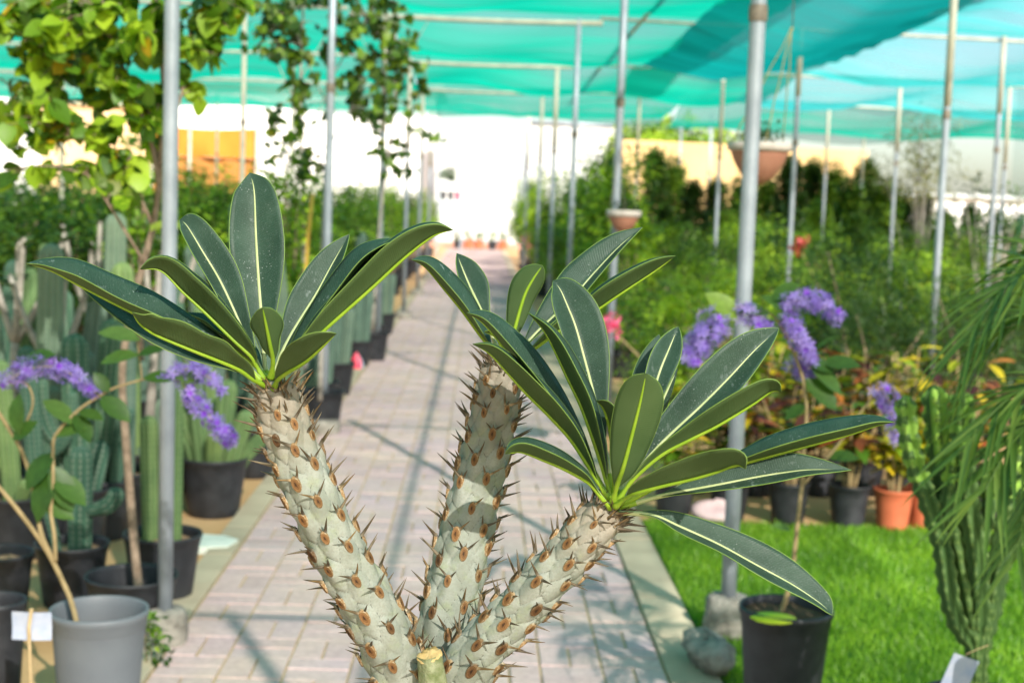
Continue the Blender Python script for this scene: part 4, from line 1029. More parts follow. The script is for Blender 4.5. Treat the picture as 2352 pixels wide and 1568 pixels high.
def rowfill(y, x0, x1, keys, step, sc=(.85, 1.15), zsc=1.0):
    x = x0 + rnd.uniform(0, step*.4)
    while x < x1:
        k = rnd.choice(keys); s = rnd.uniform(*sc)
        place(k, (x, y + rnd.uniform(-.25, .25), 0), None, (s, s, s*zsc*rnd.uniform(.92, 1.08)))
        x += step*rnd.uniform(.85, 1.15)
def xr(Y, px=2400): return PY(px, 600, Y).x
rowfill(8.35, 2.15, xr(8.3)+.2, ['feather', 'feather2'], .62, (.9, 1.05), 1.0)
rowfill(9.1, 2.3, xr(9.1)+.2, ['feather', 'feather2', 'mid'], .62, (.95, 1.1), 1.0)
rowfill(9.0, 1.15, 2.0, ['mid', 'bright2'], .6, (.72, .8))
rowfill(10.2, 1.3, xr(10.2)+.2, ['mid', 'bright', 'feather', 'bright2'], .66, (.85, 1.05))
rowfill(11.4, 1.25, xr(11.4), ['bright', 'mid', 'bright2'], .72, (.85, 1.05))
rowfill(12.7, 1.25, xr(12.7), ['bright', 'bright2', 'mid', 'yellow'], .78, (.9, 1.1))
rowfill(14.6, 1.3, xr(14.6), ['bright', 'bright2', 'mid'], .85, (.95, 1.15))
rowfill(16.6, 1.3, xr(16.6), ['mid', 'bright', 'bright2', 'yellow'], .95, (.95, 1.2))
rowfill(19.2, 1.3, xr(19.2), ['mid', 'bright', 'mid'], 1.0, (1.0, 1.3))
rowfill(21.8, 1.35, xr(21.8), ['mid', 'bright'], 1.1, (1.1, 1.4))
for Y in (13.6, 16.0, 18.0, 20.2, 22.4, 25, 28, 31, 34.5, 38):
    s = rnd.uniform(.85, 1.05)
    place('tall' if rnd.random() < .5 else 'bright', (1.35 + rnd.uniform(-.1, .2), Y, 0), None, (s*1.15, s*1.15, s*1.2))
    place('bright' if rnd.random() < .5 else 'mid', (1.28 + rnd.uniform(-.1, .1), Y + .9, 0), None, 1.15)
for px_, tp, Y, k in ((1388, 352, 16.2, 'tall'), (1255, 400, 24, 'tall'), (1212, 430, 30, 'tall'), (1330, 420, 20, 'tall')):
    z = PY(px_, tp, Y).z; place(k, (PY(px_, 500, Y).x, Y, 0), None, (1, 1, z/1.97))
for px_, tp, Y in ((1500, 360, 27), (1542, 352, 27.5), (1590, 430, 26), (1640, 425, 27), (1700, 400, 25), (1760, 392, 27), (1810, 380, 25.5), (1862, 385, 26.5), (1912, 365, 26), (1950, 400, 24.5), (1985, 385, 27), (2030, 400, 25.5), (2075, 430, 26.5), (1470, 470, 25), (2120, 455, 26), (2170, 470, 25), (2230, 480, 27), (1660, 470, 23.6), (1880, 450, 23.4), (2290, 470, 25), (2340, 480, 26)):
    z = PY(px_, tp, Y).z; s = z/2.2
    place(rnd.choice(['cone', 'cone2']), (PY(px_, 500, Y).x, Y, 0), None, (min(s, 1)*rnd.uniform(.85, 1.15), min(s, 1), s))
# trees seen over the tan wall
shrub_proto('overwall', 'round_tree', 'round bright green tree showing over the tan wall', 'tree', 'trees beyond the tan wall', None, seed=41, rx=1.5, rz=1.1, zc=3.0, ncl=60, nleaf=2600, ls=.26, mat=M['fol_bright'], clr=.42, ns=8, r0=.06)
for px_, tp, Y, s in ((1480, 285, 40, 1), (1535, 272, 41, 1.05), (1612, 300, 40, .9), (1668, 305, 42, .8), (1445, 300, 42, .7)):
    z = PY(px_, tp, Y).z; place('overwall', (PY(px_, 400, Y).x, Y, 0), None, (s*.8, s*.8, z/4.15))
# wispy tree at right
shrub_proto('wispy', 'wispy_tree', 'tall wispy olive tree with thin drooping twigs behind the conical shrubs', 'tree', None, None, seed=43, rx=1.0, rz=1.0, zc=2.55, ncl=70, nleaf=1500, ls=.13, mat=M['fol_olive'], clr=.26, asp=.16, droop=.9, ns=12, r0=.012, stem_mat=M['bark_grey'])
place('wispy', (PY(2120, 400, 22.5).x, 22.5, 0), 0.4, (.95, .95, .98))
shrub_proto('bare', 'sparse_tree', 'small sparse dark tree standing before the white shed', 'tree', None, None, seed=44, rx=.45, rz=.5, zc=1.6, ncl=30, nleaf=420, ls=.07, mat=M['fol_dark'], clr=.15, ns=14, r0=.018, stem_mat=M['bark_grey'])
place('bare', (PY(2285, 450, 14.5).x, 14.5, 0), 0, 1.0)

# crotons in black and terracotta pots, each leaf its own
cl_meshes = [leaf_mesh('leaf', .10+.018*i, .038+.006*(i % 3), M['croton_leaf'], 'oval', .25, .25)[1] for i in range(4)]
cg_meshes = [leaf_mesh('leaf', .085+.012*i, .04+.006*(i % 2), M['croton_gold'], 'oval', .25, .22)[1] for i in range(4)]
def croton(loc, h, r, pot, label, meshes, nst=5, nlf=46, seed=0, group=None, lk=1.2):
    rr = random.Random(seed); t = thing('croton', label, 'croton', loc, rr.uniform(0, 6.28), group)
    add_pot(t, *pot, 'darksoil', seg=28); z0 = pot[1]*.8
    sb = MB(); tops = []
    for k in range(nst):
        a = 2*PI*k/nst + rr.uniform(-.4, .4); tp = Vector((r*.55*math.cos(a), r*.55*math.sin(a), h*rr.uniform(.72, 1)))
        pts = catmull([Vector((.02*math.cos(a), .02*math.sin(a), z0)), Vector((r*.25*math.cos(a), r*.25*math.sin(a), z0+(h-z0)*.45)), tp], 8)
        sb.tube(pts, [.009-.0008*q for q in range(8)], 6); tops.append(pts)
    sb.build('stem', M['bark_pale'], t)
    for k in range(nlf):
        pts = tops[k % nst]; q = rr.uniform(2.2, 7); i = min(int(q), 6); p = pts[i].lerp(pts[i+1], q-i)
        a = rr.uniform(0, 2*PI); ax = Vector((math.cos(a), math.sin(a), rr.uniform(-.15, .75)))
        o = obj('leaf', rr.choice(meshes), t); o.matrix_local = orient(p, ax, Vector((0, 0, 1)) + rvec(rr)*.4, lk*rr.uniform(.75, 1.2))
    return t
BP, TP = 'black_plastic', 'terracotta'
CRL = [
 (1545, 1195, .62, .26, (.105, .20, BP), 'bushy green-gold croton in a black pot behind the pink sack', 'g'),
 (1672, 1192, .66, .27, (.105, .20, BP), 'red and green croton in a black pot behind the steel post', 'c'),
 (1808, 1202, .70, .28, (.105, .215, BP), 'dark red croton in a black pot beside the bluish black pot', 'c'),
 (1946, 1208, .66, .26, (.105, .215, BP), 'dark croton with thin pale stems in a bluish black pot', 'c'),
 (2048, 1214, .60, .25, (.10, .205, TP), 'yellow-flecked croton in the whole terracotta pot', 'g'),
 (2122, 1208, .62, .26, (.10, .205, TP), 'yellow croton in the terracotta pot behind the ribbed cactus', 'g')]
for i, (px_, py_, h, r, pot, lab, kd) in enumerate(CRL):
    croton(G(px_, py_), h, r, pot, lab, cl_meshes if kd == 'c' else cg_meshes, 6, 96, 100+i, 'crotons lining the turf edge')
for i, (px_, Y, h) in enumerate(((1590, 7.75, .78), (1735, 7.7, .95), (1800, 7.85, .9), (1880, 7.75, .85), (1985, 7.8, .82), (2080, 7.75, .86), (2190, 7.6, .85), (1640, 7.9, .8), (2260, 7.3, .8))):
    kd = 'g' if i in (0, 1, 5, 7) else 'c'
    croton((PY(px_, 1100, Y).x, Y, 0), h, .27, (.11, .2, BP), ('golden' if kd == 'g' else 'dark red and green') + ' croton in the back row of the turf edge', cl_meshes if kd == 'c' else cg_meshes, 6, 80, 200+i, 'back-row golden crotons' if kd == 'g' else 'back-row dark crotons')

# pink and red blooms on their shrubs: a flower head of small petals
pet = leaf_mesh('petal', .018, .014, M['pink'], 'oval', .2, .3, 3)[1]
petr = leaf_mesh('petal', .03, .02, M['redflower'], 'oval', .2, .3, 3)[1]
def bloom_shrub(px_, py_, Y, label, mesh, rad, n, key='fl', sc=1.0, shape=((0, 0, 0),), leafmat='fol_bright', off=.27):
    p = PY(px_, py_, Y); t = thing('flowering_shrub', label, 'shrub', (p.x+off, p.y, 0))
    sb = MB(); sb.tube(catmull([Vector((0, .05, 0)), Vector((-off*.15, .02, p.z*.6)), Vector((-off, 0, p.z-.02))], 8), [.012-.001*k for k in range(8)], 6)
    rr = random.Random(int(px_))
    me, cs = crown_mesh(seed=int(px_), rx=.2, rz=.3, zc=max(.3, p.z-.42), ncl=20, nleaf=500, ls=.07, mat=M[leafmat], asp=.2, clr=.13)
    obj('crown', me, t); sb.build('stem', M['bark_pale'], t)
    core = MB(); core.lathe([(.001, -rad*.6), (rad*.5, -rad*.2), (rad*.45, rad*.3), (.001, rad*.6)], 8)
    hd = core.build('flower_head', M['pink'] if mesh is pet else M['redflower'], t, loc=(-off, 0, p.z))
    for k in range(n):
        c = Vector(rr.choice(shape)); d = rvec(rr).normalized(); d.y = -abs(d.y) if rr.random() < .6 else d.y
        o = obj('petal', mesh, hd); o.matrix_local = orient(c + d*rad*.75, d + rvec(rr)*.6, d + rvec(rr)*.8, sc*rr.uniform(.8, 1.3))
    return t
bloom_shrub(1405, 745, 7.7, 'shrub carrying one round hot pink flower head beside the path', pet, .041, 90, off=.36, sc=1.15, shape=((0, 0, .03), (.015, 0, -.036), (-.012, 0, .0)))
bloom_shrub(1207, 552, 28, 'shrub with a narrow pink flower spray by the far path edge', pet, .09, 60, sc=2.9, shape=((0, 0, .05), (.03, 0, -.06)))
bloom_shrub(1836, 562, 12.6, 'shrub with a dusky red bloom among the green rows', petr, .05, 50, sc=1.2, shape=((0, 0, 0), (.03, 0, .05), (-.02, 0, -.04)))

# pink sack, kerb rubble
sp = G(1640, 1200); t_ = MB(); nu, nv = 22, 10
for i in range(nu):
    for j in range(nv+1):
        a = 2*PI*i/nu; q = PI*j/nv
        r_ = Vector((.125*math.cos(a)*math.sin(q), .085*math.sin(a)*math.sin(q), .045 - .048*math.cos(q)))
        wob = .012*math.sin(3*a+q*2)+.008*math.sin(7*a)
        r_ *= 1+wob*4; r_.z = max(r_.z*(1+.25*math.sin(a*2+1)), 0); t_.v.append(tuple(r_)); t_.t.append(.5)
q = nv+1; t_.f = [(i*q+j, ((i+1) % nu)*q+j, ((i+1) % nu)*q+j+1, i*q+j+1) for i in range(nu) for j in range(nv)]; t_.m = [0]*len(t_.f)
o = t_.build('sack', M['sack'], None, True, False, (sp.x, sp.y, .003)); tag(o, 'crumpled pale pink sack lying at the turf edge', 'sack')
def rock(name, loc, s, label, cat, seed, mat='concrete'):
    rr = random.Random(seed); b = MB(); nu, nv = 16, 9
    for j in range(nv+1):
        for i in range(nu):
            a = 2*PI*i/nu; q_ = PI*j/nv; k = 1+.20*math.sin(2*a+seed)+.14*math.sin(3*q_+seed*2)+rr.uniform(-.14, .14)
            b.v.append((s[0]*k*math.cos(a)*math.sin(q_)**.7, s[1]*k*math.sin(a)*math.sin(q_)**.7, max(0, s[2]*(.55-math.cos(q_)*.6*k)))); b.t.append(.5)
    b.f = [(j*nu+i, j*nu+(i+1) % nu, (j+1)*nu+(i+1) % nu, (j+1)*nu+i) for j in range(nv) for i in range(nu)]; b.m = [0]*len(b.f)
    o = b.build(name, M[mat], None, True, False, loc); return tag(o, label, cat)
rk = G(1638, 1545); rock('concrete_lump', (rk.x-.02, rk.y-.02, .02), (.085, .12, .10), 'rough concrete lump on the kerb in front of the steel post', 'concrete', 4)

# ------------------------------------------------------------------ lilac-flowered vines in pots
fl_out = leaf_mesh('petal', .022, .0082, M['petal'], 'lance', .1, .2, 3)[0]
def flower_mesh(dark):
    b = MB()
    for k in range(5):
        a = 2*PI*k/5; R = Matrix.Rotation(a, 4, 'Z') @ Matrix.Rotation(.35, 4, 'X')
        b.add([R @ Vector(v) for v in fl_out.v], fl_out.f, 0)
    if dark:
        for k in range(5):
            a = 2*PI*(k+.5)/5; R = Matrix.Translation((0, 0, .003)) @ Matrix.Rotation(a, 4, 'Z') @ Matrix.Rotation(.55, 4, 'X') @ Matrix.Diagonal((1.1, .62, 1, 1))
            b.add([R @ Vector(v) for v in fl_out.v], fl_out.f, 1)
    return b.mesh('flower', [M['petal'], M['petal_dark']])
fl_a, fl_b = flower_mesh(False), flower_mesh(True)
ov = [leaf_mesh('leaf', .085+.015*i, .05+.006*i, M['petrea_leaf'], 'oval', .22, .22)[1] for i in range(3)]
def petrea(base, pot, label, stems, racemes, leaves, depth, seed, soil='soil', stem_r=.0065):
    rr = random.Random(seed); t = thing('flowering_vine', label, 'vine', (base.x, base.y, 0))
    add_pot(t, *pot[:3], soil, fill=pot[3], seg=48)
    L = Vector((base.x, base.y, 0))
    for st, r0, r1 in stems:
        pts = catmull([P(x, y, d) - L for x, y, d in st], 6*len(st)); n = len(pts)
        b = MB(); b.tube(pts, [r0+(r1-r0)*i/(n-1) + rr.uniform(-.0003, .0003) for i in range(n)], 7); b.build('stem', M['bark_pale'], t)
    for ra, thick, nf, pdark in racemes:
        nf = int(nf*1.1); pts = catmull([P(x, y, d) - L for x, y, d in ra], 24)
        b = MB(); b.tube(pts, [.0016]*24, 5); rc = b.build('raceme', M['vine'], t)
        for k in range(int(nf*1.45)):
            q = rr.uniform(0, 22.9); i = int(q); p = pts[i].lerp(pts[i+1], q-i)
            tg = (pts[i+1]-pts[i]).normalized(); d = rvec(rr); d = (d - tg*d.dot(tg)*.6).normalized()
            r_ = thick*1.3*rr.uniform(.3, 1)*(1-.45*(q/23)**2)
            o = obj('flower', fl_b if rr.random() < pdark else fl_a, rc)
            o.matrix_local = Matrix.Translation(p + d*r_) @ basis(d + rvec(rr)*.5).to_4x4() @ Matrix.Rotation(rr.uniform(0, 6), 4, 'Z') @ Matrix.Diagonal((.9, .9, .9, 1))
    for (x, y, d, dx, dy, k) in leaves:
        p = P(x, y, d) - L; ax = P(x+dx, y+dy, d-.02) - P(x, y, d)
        o = obj('leaf', ov[rr.randrange(3)], t); o.matrix_local = orient(p, ax, Vector((rr.uniform(-.4, .4), -.55, .8)), k)
    return t
d = 4.0; gp = P(228, 1396, d)
gp_base = Vector((gp.x, gp.y, 0)); zrim = gp.z
petrea(gp_base, (.137, zrim, 'grey_plastic', .74), 'lilac-flowered vine in a mid grey plastic pot', [
    ([(181, 1450, d-.02), (165, 1385, d), (148, 1343, d), (111, 1269, d), (60, 1195, d), (0, 1121, d), (-60, 1060, d)], .0085, .006),
    ([(125, 1290, d), (98, 1235, d), (84, 1171, d+.02), (72, 1102, d+.02), (47, 1030, d+.03), (0, 952, d+.03), (-40, 900, d+.05)], .0075, .005),
    ([(128, 1290, d), (125, 1230, d-.02), (117, 1171, d-.02), (122, 1108, d-.02), (122, 1040, d), (128, 999, d), (175, 946, d), (219, 915, d), (265, 890, d+.02), (340, 869, d+.03), (400, 862, d+.03)], .0062, .003),
    ([(326, 872, d+.02), (322, 830, d+.02), (315, 780, d+.02), (312, 745, d+.03)], .0025, .0015),
    ([(40, 1012, d+.03), (75, 930, d), (60, 880, d), (20, 880, d)], .004, .002)],
  [([(10, 880, d), (60, 850, d-.02), (119, 842, d-.03), (170, 862, d-.02), (225, 905, d)], .030, 75, .16),
   ([(385, 868, d+.02), (420, 848, d), (469, 860, d-.02), (515, 895, d-.02)], .024, 52, .08),
   ([(418, 878, d), (450, 925, d), (485, 960, d-.02), (520, 1000, d-.02), (532, 1012, d-.02)], .026, 66, .26)],
  [(322, 780, d, -55, -18, 1.0), (318, 815, d, -70, 4, 1.05), (318, 815, d, 60, -25, .9), (315, 770, d, 30, -50, .8), (330, 868, d, 60, -6, .8), (400, 862, d, 70, 6, .9), (125, 1000, d, 50, -20, 1.1), (125, 1040, d, -50, 50, 1.1),
   (118, 1090, d, 85, 60, 1.5), (125, 1080, d, -30, 60, 1.3), (180, 945, d, 60, 10, .9), (120, 1070, d, 40, 80, 1.2), (95, 1150, d, 100, 45, .9), (30, 1010, d, 60, -60, 1.0), (170, 950, d, 40, 55, 1.1), (100, 920, d, 70, 40, 1.1), (45, 905, d, -10, 60, 1.0),
   (230, 912, d, 45, 30, 1.1), (52, 830, d, 35, -15, .9), (250, 900, d, -30, -40, .8)], d, 7, 'darksoil')
d = 4.3; rp = P(1806, 1392, d)
petrea(Vector((rp.x, rp.y, 0)), (.142, rp.z, 'black_plastic', .93), 'lilac-flowered vine in a black pot with a lime disc on its soil', [
    ([(1790, 1418, d), (1812, 1350, d), (1822, 1290, d), (1832, 1200, d), (1842, 1110, d), (1846, 1040, d), (1852, 960, d), (1850, 900, d), (1838, 850, d), (1815, 790, d), (1790, 735, d)], .0088, .004),
    ([(1842, 1115, d), (1868, 1085, d), (1905, 1045, d), (1940, 1000, d+.02), (1990, 930, d+.03), (2030, 898, d+.03)], .006, .003),
    ([(1815, 790, d), (1770, 720, d), (1700, 705, d), (1640, 720, d)], .003, .002),
    ([(1800, 760, d), (1800, 710, d), (1810, 690, d)], .003, .002)],
  [([(1800, 700, d), (1850, 686, d-.02), (1895, 702, d-.03), (1928, 734, d-.03)], .034, 90, .10),
   ([(1800, 730, d-.02), (1830, 765, d-.03), (1850, 800, d-.03), (1868, 835, d-.03)], .030, 80, .08),
   ([(1650, 728, d), (1625, 765, d-.02), (1600, 800, d-.02), (1585, 830, d-.02)], .045, 120, .10),
   ([(1700, 715, d), (1735, 735, d), (1765, 750, d+.02)], .032, 46, .25),
   ([(1815, 826, d+.03), (1838, 850, d+.03), (1858, 866, d+.03)], .028, 34, .12),
   ([(2022, 893, d), (2042, 920, d-.02), (2052, 965, d-.02), (2066, 1015, d-.02)], .030, 56, .10)],
  [(1620, 675, d, 60, 35, 1.2), (1690, 712, d, 60, -4, 1.0), (1750, 680, d, 55, 25, 1.2), (1608, 790, d, 15, -55, 1.1), (1850, 870, d, 45, 35, 1.3), (1840, 826, d, 60, 12, 1.2), (1890, 836, d, 70, -8, 1.3), (1860, 840, d, 60, 40, 1.1),
   (1770, 690, d, 40, -30, 1.0), (1850, 930, d, -45, 25, .9), (1875, 1080, d, -60, -20, .9), (1900, 1050, d, 55, -6, 1.1), (1846, 1010, d, -60, 30, .8), (1815, 1215, d, -30, -12, .6)], d, 9, 'darksoil')
b = MB(); nn = 22; b.add([(0, 0, .012)] + [(.066*math.cos(2*PI*k/nn)*(1+.06*math.sin(3*k)), .058*math.sin(2*PI*k/nn), .004) for k in range(nn)] + [(.066*math.cos(2*PI*k/nn)*(1+.06*math.sin(3*k)), .058*math.sin(2*PI*k/nn), 0) for k in range(nn)], [(0, 1+k, 1+(k+1) % nn) for k in range(nn)] + [(1+k, 1+nn+k, 1+nn+(k+1) % nn, 1+(k+1) % nn) for k in range(nn)])
ld = G(1777, 1420, rp.z*.94+.012)
tag(b.build('lime_disc', M['lime'], None, True, False, (ld.x, ld.y, rp.z*.94+.012)), 'lime yellow disc lying on the soil of the black pot', 'disc')
# ------------------------------------------------------------------ ribbed cactus and palm at the right edge
def ribbed(pts, rad, ribs, depth, n=48, m=72, wavy=0, seed=0, tipround=.10):
    """fluted succulent stem along pts; tint attribute is 1 on rib crests"""
    fine = catmull(pts, 400); R0 = rad if not hasattr(rad, '__len__') else rad[-1]
    fr_ = [rad]*400 if not hasattr(rad, '__len__') else [v.x for v in catmull([Vector((r, 0, 0)) for r in rad], 400)]
    ac = [0.0]
    for i in range(1, 400): ac.append(ac[-1] + (fine[i]-fine[i-1]).length)
    LL = ac[-1]; cap_ = 9; tgt = [(LL-R0*1.15)*i/(n-cap_-1) for i in range(n-cap_)] + [LL - R0*1.15*math.cos(PI/2*(q+1)/cap_) for q in range(cap_)]
    cl, rl = [], []; j = 0
    for g_ in tgt:
        while j < 398 and ac[j+1] < g_: j += 1
        w_ = min(1, max(0, (g_-ac[j])/max(1e-9, ac[j+1]-ac[j]))); cl.append(fine[j].lerp(fine[j+1], w_)); rl.append(fr_[j])
    prev = None
    b = MB(); prev = None; L = sum((cl[i+1]-cl[i]).length for i in range(n-1)); s = 0
    for i in range(n):
        t = (cl[min(i+1, n-1)]-cl[max(i-1, 0)]).normalized()
        x = t.cross(Vector((.3, 1, .1))).normalized() if prev is None else (prev-t*prev.dot(t)).normalized(); prev = x; y = t.cross(x)
        if i: s += (cl[i]-cl[i-1]).length
        e = min(1, max(0, (s-(L-rl[i]*1.15))/(rl[i]*1.15))); k0 = math.sqrt(max(.0015, 1-e*e))
        for k in range(m):
            q = 2*PI*k/m; cr = .5+.5*math.cos(ribs*q); cr = cr**.8
            wv = 1 + wavy*math.sin(s*150+seed)*cr
            b.v.append(tuple(cl[i] + (x*math.cos(q)+y*math.sin(q))*rl[i]*k0*((1-depth)+depth*cr*wv))); b.t.append(cr)
    b.f = [(i*m+k, i*m+(k+1) % m, (i+1)*m+(k+1) % m, (i+1)*m+k) for i in range(n-1) for k in range(m)] + [tuple(range((n-1)*m, n*m))]
    b.m = [0]*len(b.f); return b
d = 3.45; eb = P(2246, 1560, d); EL = Vector((eb.x, eb.y, 0))
t_ = thing('candelabra_cactus', 'dark green candelabra cactus with wavy ribbed stems beside the turf', 'cactus', EL)
add_pot(t_, .13, .40, 'black_plastic', seg=36)
def E(x, y, dd=0): return P(x, y, d+dd) - EL
b0 = E(2246, 1560); root = Vector((0, 0, .33))
for i, (ps, r) in enumerate([
    ([(2238, 1500), (2206, 1440), (2183, 1370), (2165, 1250), (2133, 1150), (2103, 1060), (2086, 980), (2080, 908)], .021),
    ([(2244, 1500), (2228, 1400), (2205, 1280), (2180, 1160), (2160, 1060), (2150, 960), (2146, 884)], .024),
    ([(2250, 1500), (2252, 1400), (2245, 1280), (2226, 1150), (2214, 1050), (2212, 960), (2216, 900)], .023),
    ([(2252, 1500), (2274, 1400), (2296, 1280), (2318, 1160), (2340, 1040), (2352, 930)], .022),
    ([(2250, 1500), (2262, 1420), (2280, 1330), (2330, 1250), (2365, 1150), (2380, 1030)], .020),
    ([(2205, 1280), (2188, 1230), (2176, 1170), (2185, 1100), (2190, 1040)], .017),
    ([(2246, 1290), (2262, 1230), (2272, 1150), (2262, 1060)], .016)]):
    pts = [E(x, y, .02*math.sin(i*2.1)*(k/3)) for k, (x, y) in enumerate(ps)]
    if i < 5: pts = [root + Vector((.008*(i-2), 0, 0))] + pts
    bb = ribbed(pts, [1.25*r*(.62 if k == 0 else .8 if k < 2 else 1) for k in range(len(pts))], 4 if i % 2 else 5, .48, 90, 60, .30, i)
    bb.build('stem', M['euphorbia'], t_, True, True)
    # fresh bright growth at the stem end
    pts2 = catmull(pts, 40)[27:]
    tp = ribbed(pts2, 1.25*r*1.03, 4 if i % 2 else 5, .48, 26, 60, .3, i)
    tp.build('stem_tip', M['cactus_fresh'], t_, True, True)
# price tag tied to its base
b = MB(); p0 = E(2204, 1545, -.06); b.box(p0, (.036, .0012, .042), rot=Matrix.Rotation(.35, 3, 'Y') @ Matrix.Rotation(.2, 3, 'Z'))
o = b.build('price_tag', M['paper'], None, False, False, EL); tag(o, 'bluish white paper tag tied to the base of the candelabra cactus', 'tag')
b = MB(); b.tube([p0 + Vector((.01, 0, .04)), E(2222, 1500, -.03), E(2246, 1490, -.035), E(2275, 1478, -.02)], .001, 5); b.build('string', M['wood'], o)

d = 3.05; pb = P(2480, 1300, d); PL = Vector((pb.x, pb.y, 0))
palm = thing('potted_palm', 'palm with long thin feathered fronds reaching over the candelabra cactus', 'palm', PL)
add_pot(palm, .15, .34, 'black_plastic', seg=30)
rr = random.Random(8)
b = MB(); b.tube(catmull([Vector((0, 0, .28)), Vector((.01, 0, .5)), Vector((0, 0, .72))], 8), [.04, .045, .045, .042, .04, .038, .034, .03], 12); b.build('trunk', M['bark'], palm)
def frond(rach, n, L0, seed, spread=(-.9, .9), tb=.5):
    r = random.Random(seed); pts = catmull([p - PL for p in rach], 30)
    b = MB(); b.tube(pts, [.0055*(1-.028*i) for i in range(30)], 6, tint=.6); fr = b.build('frond', M['palm'], palm, True, True)
    for k in range(n):
        u = .22+.78*(k+r.uniform(-.3, .3))/n; i = min(int(u*29), 28); p = pts[i]; t = (pts[i+1]-pts[i]).normalized()
        side = (1 if k % 2 else -1); up = Vector((0, 0, 1)); sx = t.cross(up).normalized()
        ax = (t*(.75+.3*u) + sx*side*r.uniform(.35, .75) - up*r.uniform(-.05, .30)).normalized()
        L = L0*(1-.55*abs(u-.55)**1.3)*r.uniform(.85, 1.1); nn = ax.cross(sx*side).normalized(); w_ = .0072
        lb = MB(); q = 6; sd_ = ax.cross(nn).normalized(); vs = []
        for j in range(q+1):
            s_ = j/q; c = p + ax*L*s_ - up*L*.22*s_*s_; ww = w_*(1-s_**2.2)*(.5+min(s_*4, .5)) + .0003
            vs += [c - sd_*ww + nn*ww*.5, c, c + sd_*ww + nn*ww*.5]
        fs = []
        for j in range(q): a_ = j*3; fs += [(a_, a_+1, a_+4, a_+3), (a_+1, a_+2, a_+5, a_+4)]
        lb.add(vs, fs, 0, min(1, max(0, tb + r.uniform(-.3, .4)))); lb.build('leaflet', M['palm'], fr, True, True)
top = PL + Vector((0, 0, .70))
def Q(x, y, dd=0): return P(x, y, d+dd)
LS = 1.25
frond([top, Q(2480, 760), Q(2440, 620), Q(2330, 640, -.05), Q(2215, 780, -.08)], 34, .24, 1)
frond([top, Q(2470, 820), Q(2400, 720), Q(2300, 760, .05), Q(2200, 900, .1)], 34, .22, 2, tb=.35)
frond([top, Q(2460, 950), Q(2400, 880), Q(2310, 920, -.05), Q(2200, 1040, -.1)], 34, .22, 3)
frond([top, Q(2470, 1000), Q(2410, 960), Q(2330, 1010, -.1), Q(2260, 1130, -.16)], 34, .20, 4)
frond([top, Q(2480, 1040), Q(2430, 1040), Q(2370, 1130, .0), Q(2330, 1290, -.02)], 30, .19, 5, tb=.4)
frond([top, Q(2500, 800, .1), Q(2490, 650, .2), Q(2420, 560, .3), Q(2330, 600, .4)], 30, .22, 6, tb=.35)
frond([top, Q(2560, 900), Q(2620, 800, .1), Q(2700, 820, .2)], 26, .22, 7)
frond([top, Q(2500, 950, .2), Q(2540, 850, .5), Q(2600, 900, .7)], 26, .22, 8)

# ------------------------------------------------------------------ hanging bowls
def hanging(px_, py_, Y, r, label, hook, veg, post_hang=False):
    p = PY(px_, py_, Y); t = thing('hanging_planter', label, 'planter', (p.x, p.y, p.z))
    b = MB(); h = r*1.3
    b.lathe([(.001, -h)] + [(r*.62*math.sin(k/8*PI/2)**.8 + r*.36*(k/8), -h + h*.95*(k/8)**1.4) for k in range(1, 9)] + [(r*.9, -.01), (r*.86, -.02), (.001, -.02)], 34)
    bw = b.build('bowl', M['clay_bowl'], t)
    b = MB(); b.lathe([(r*.97, -.028), (r*1.06, -.022), (r*1.075, .004), (r*1.03, .014), (r*.93, .012), (r*.9, -.012)], 34); b.build('rim', M['bowl_rim'], bw)
    hk = Vector(hook) - p
    for k in range(3):
        a = 2*PI*k/3+.5; b = MB(); e = Vector((r*math.cos(a), r*math.sin(a), .01))
        b.tube([e.lerp(hk, q/6) + Vector((rnd.uniform(-.004, .004), 0, 0)) for q in range(7)], .0035 if not post_hang else .002, 5); b.build('hanger', M['vine'] if not post_hang else M['wire'], t)
    rr = random.Random(int(px_)); pl_ = MB()
    me, cs = crown_mesh(seed=int(px_), rx=r*.8, rz=r*.35, zc=r*.3, ncl=14, nleaf=170, ls=.035, mat=M[veg], clr=r*.35)
    obj('plant', me, t)
    return t
p7 = PY(1745, 335, 7.0)
hanging(1745, 335, 7.0, .148, 'large terracotta bowl hanging beside the thick steel post', (1.48, 7.0, 2.45), 'fol_dark')
b = MB(); b.tube([(1.48, 7.0, 2.44), (1.48, 7.0, ROOF)], .003, 6); tag(b.build('hanging_wire', M['wire'], None, True, False, (0, 0, 0)), 'thin wire holding the large terracotta bowl from the roof pipe', 'wire')
p8 = PY(1433, 488, 9.38); pz = PY(1411, 560, 9.6)
hanging(1433, 488, 9.38, .108, 'small clay bowl hung on a steel post beside the path', (pz.x+.01, 9.58, p8.z+.42), 'fol_dark', True)

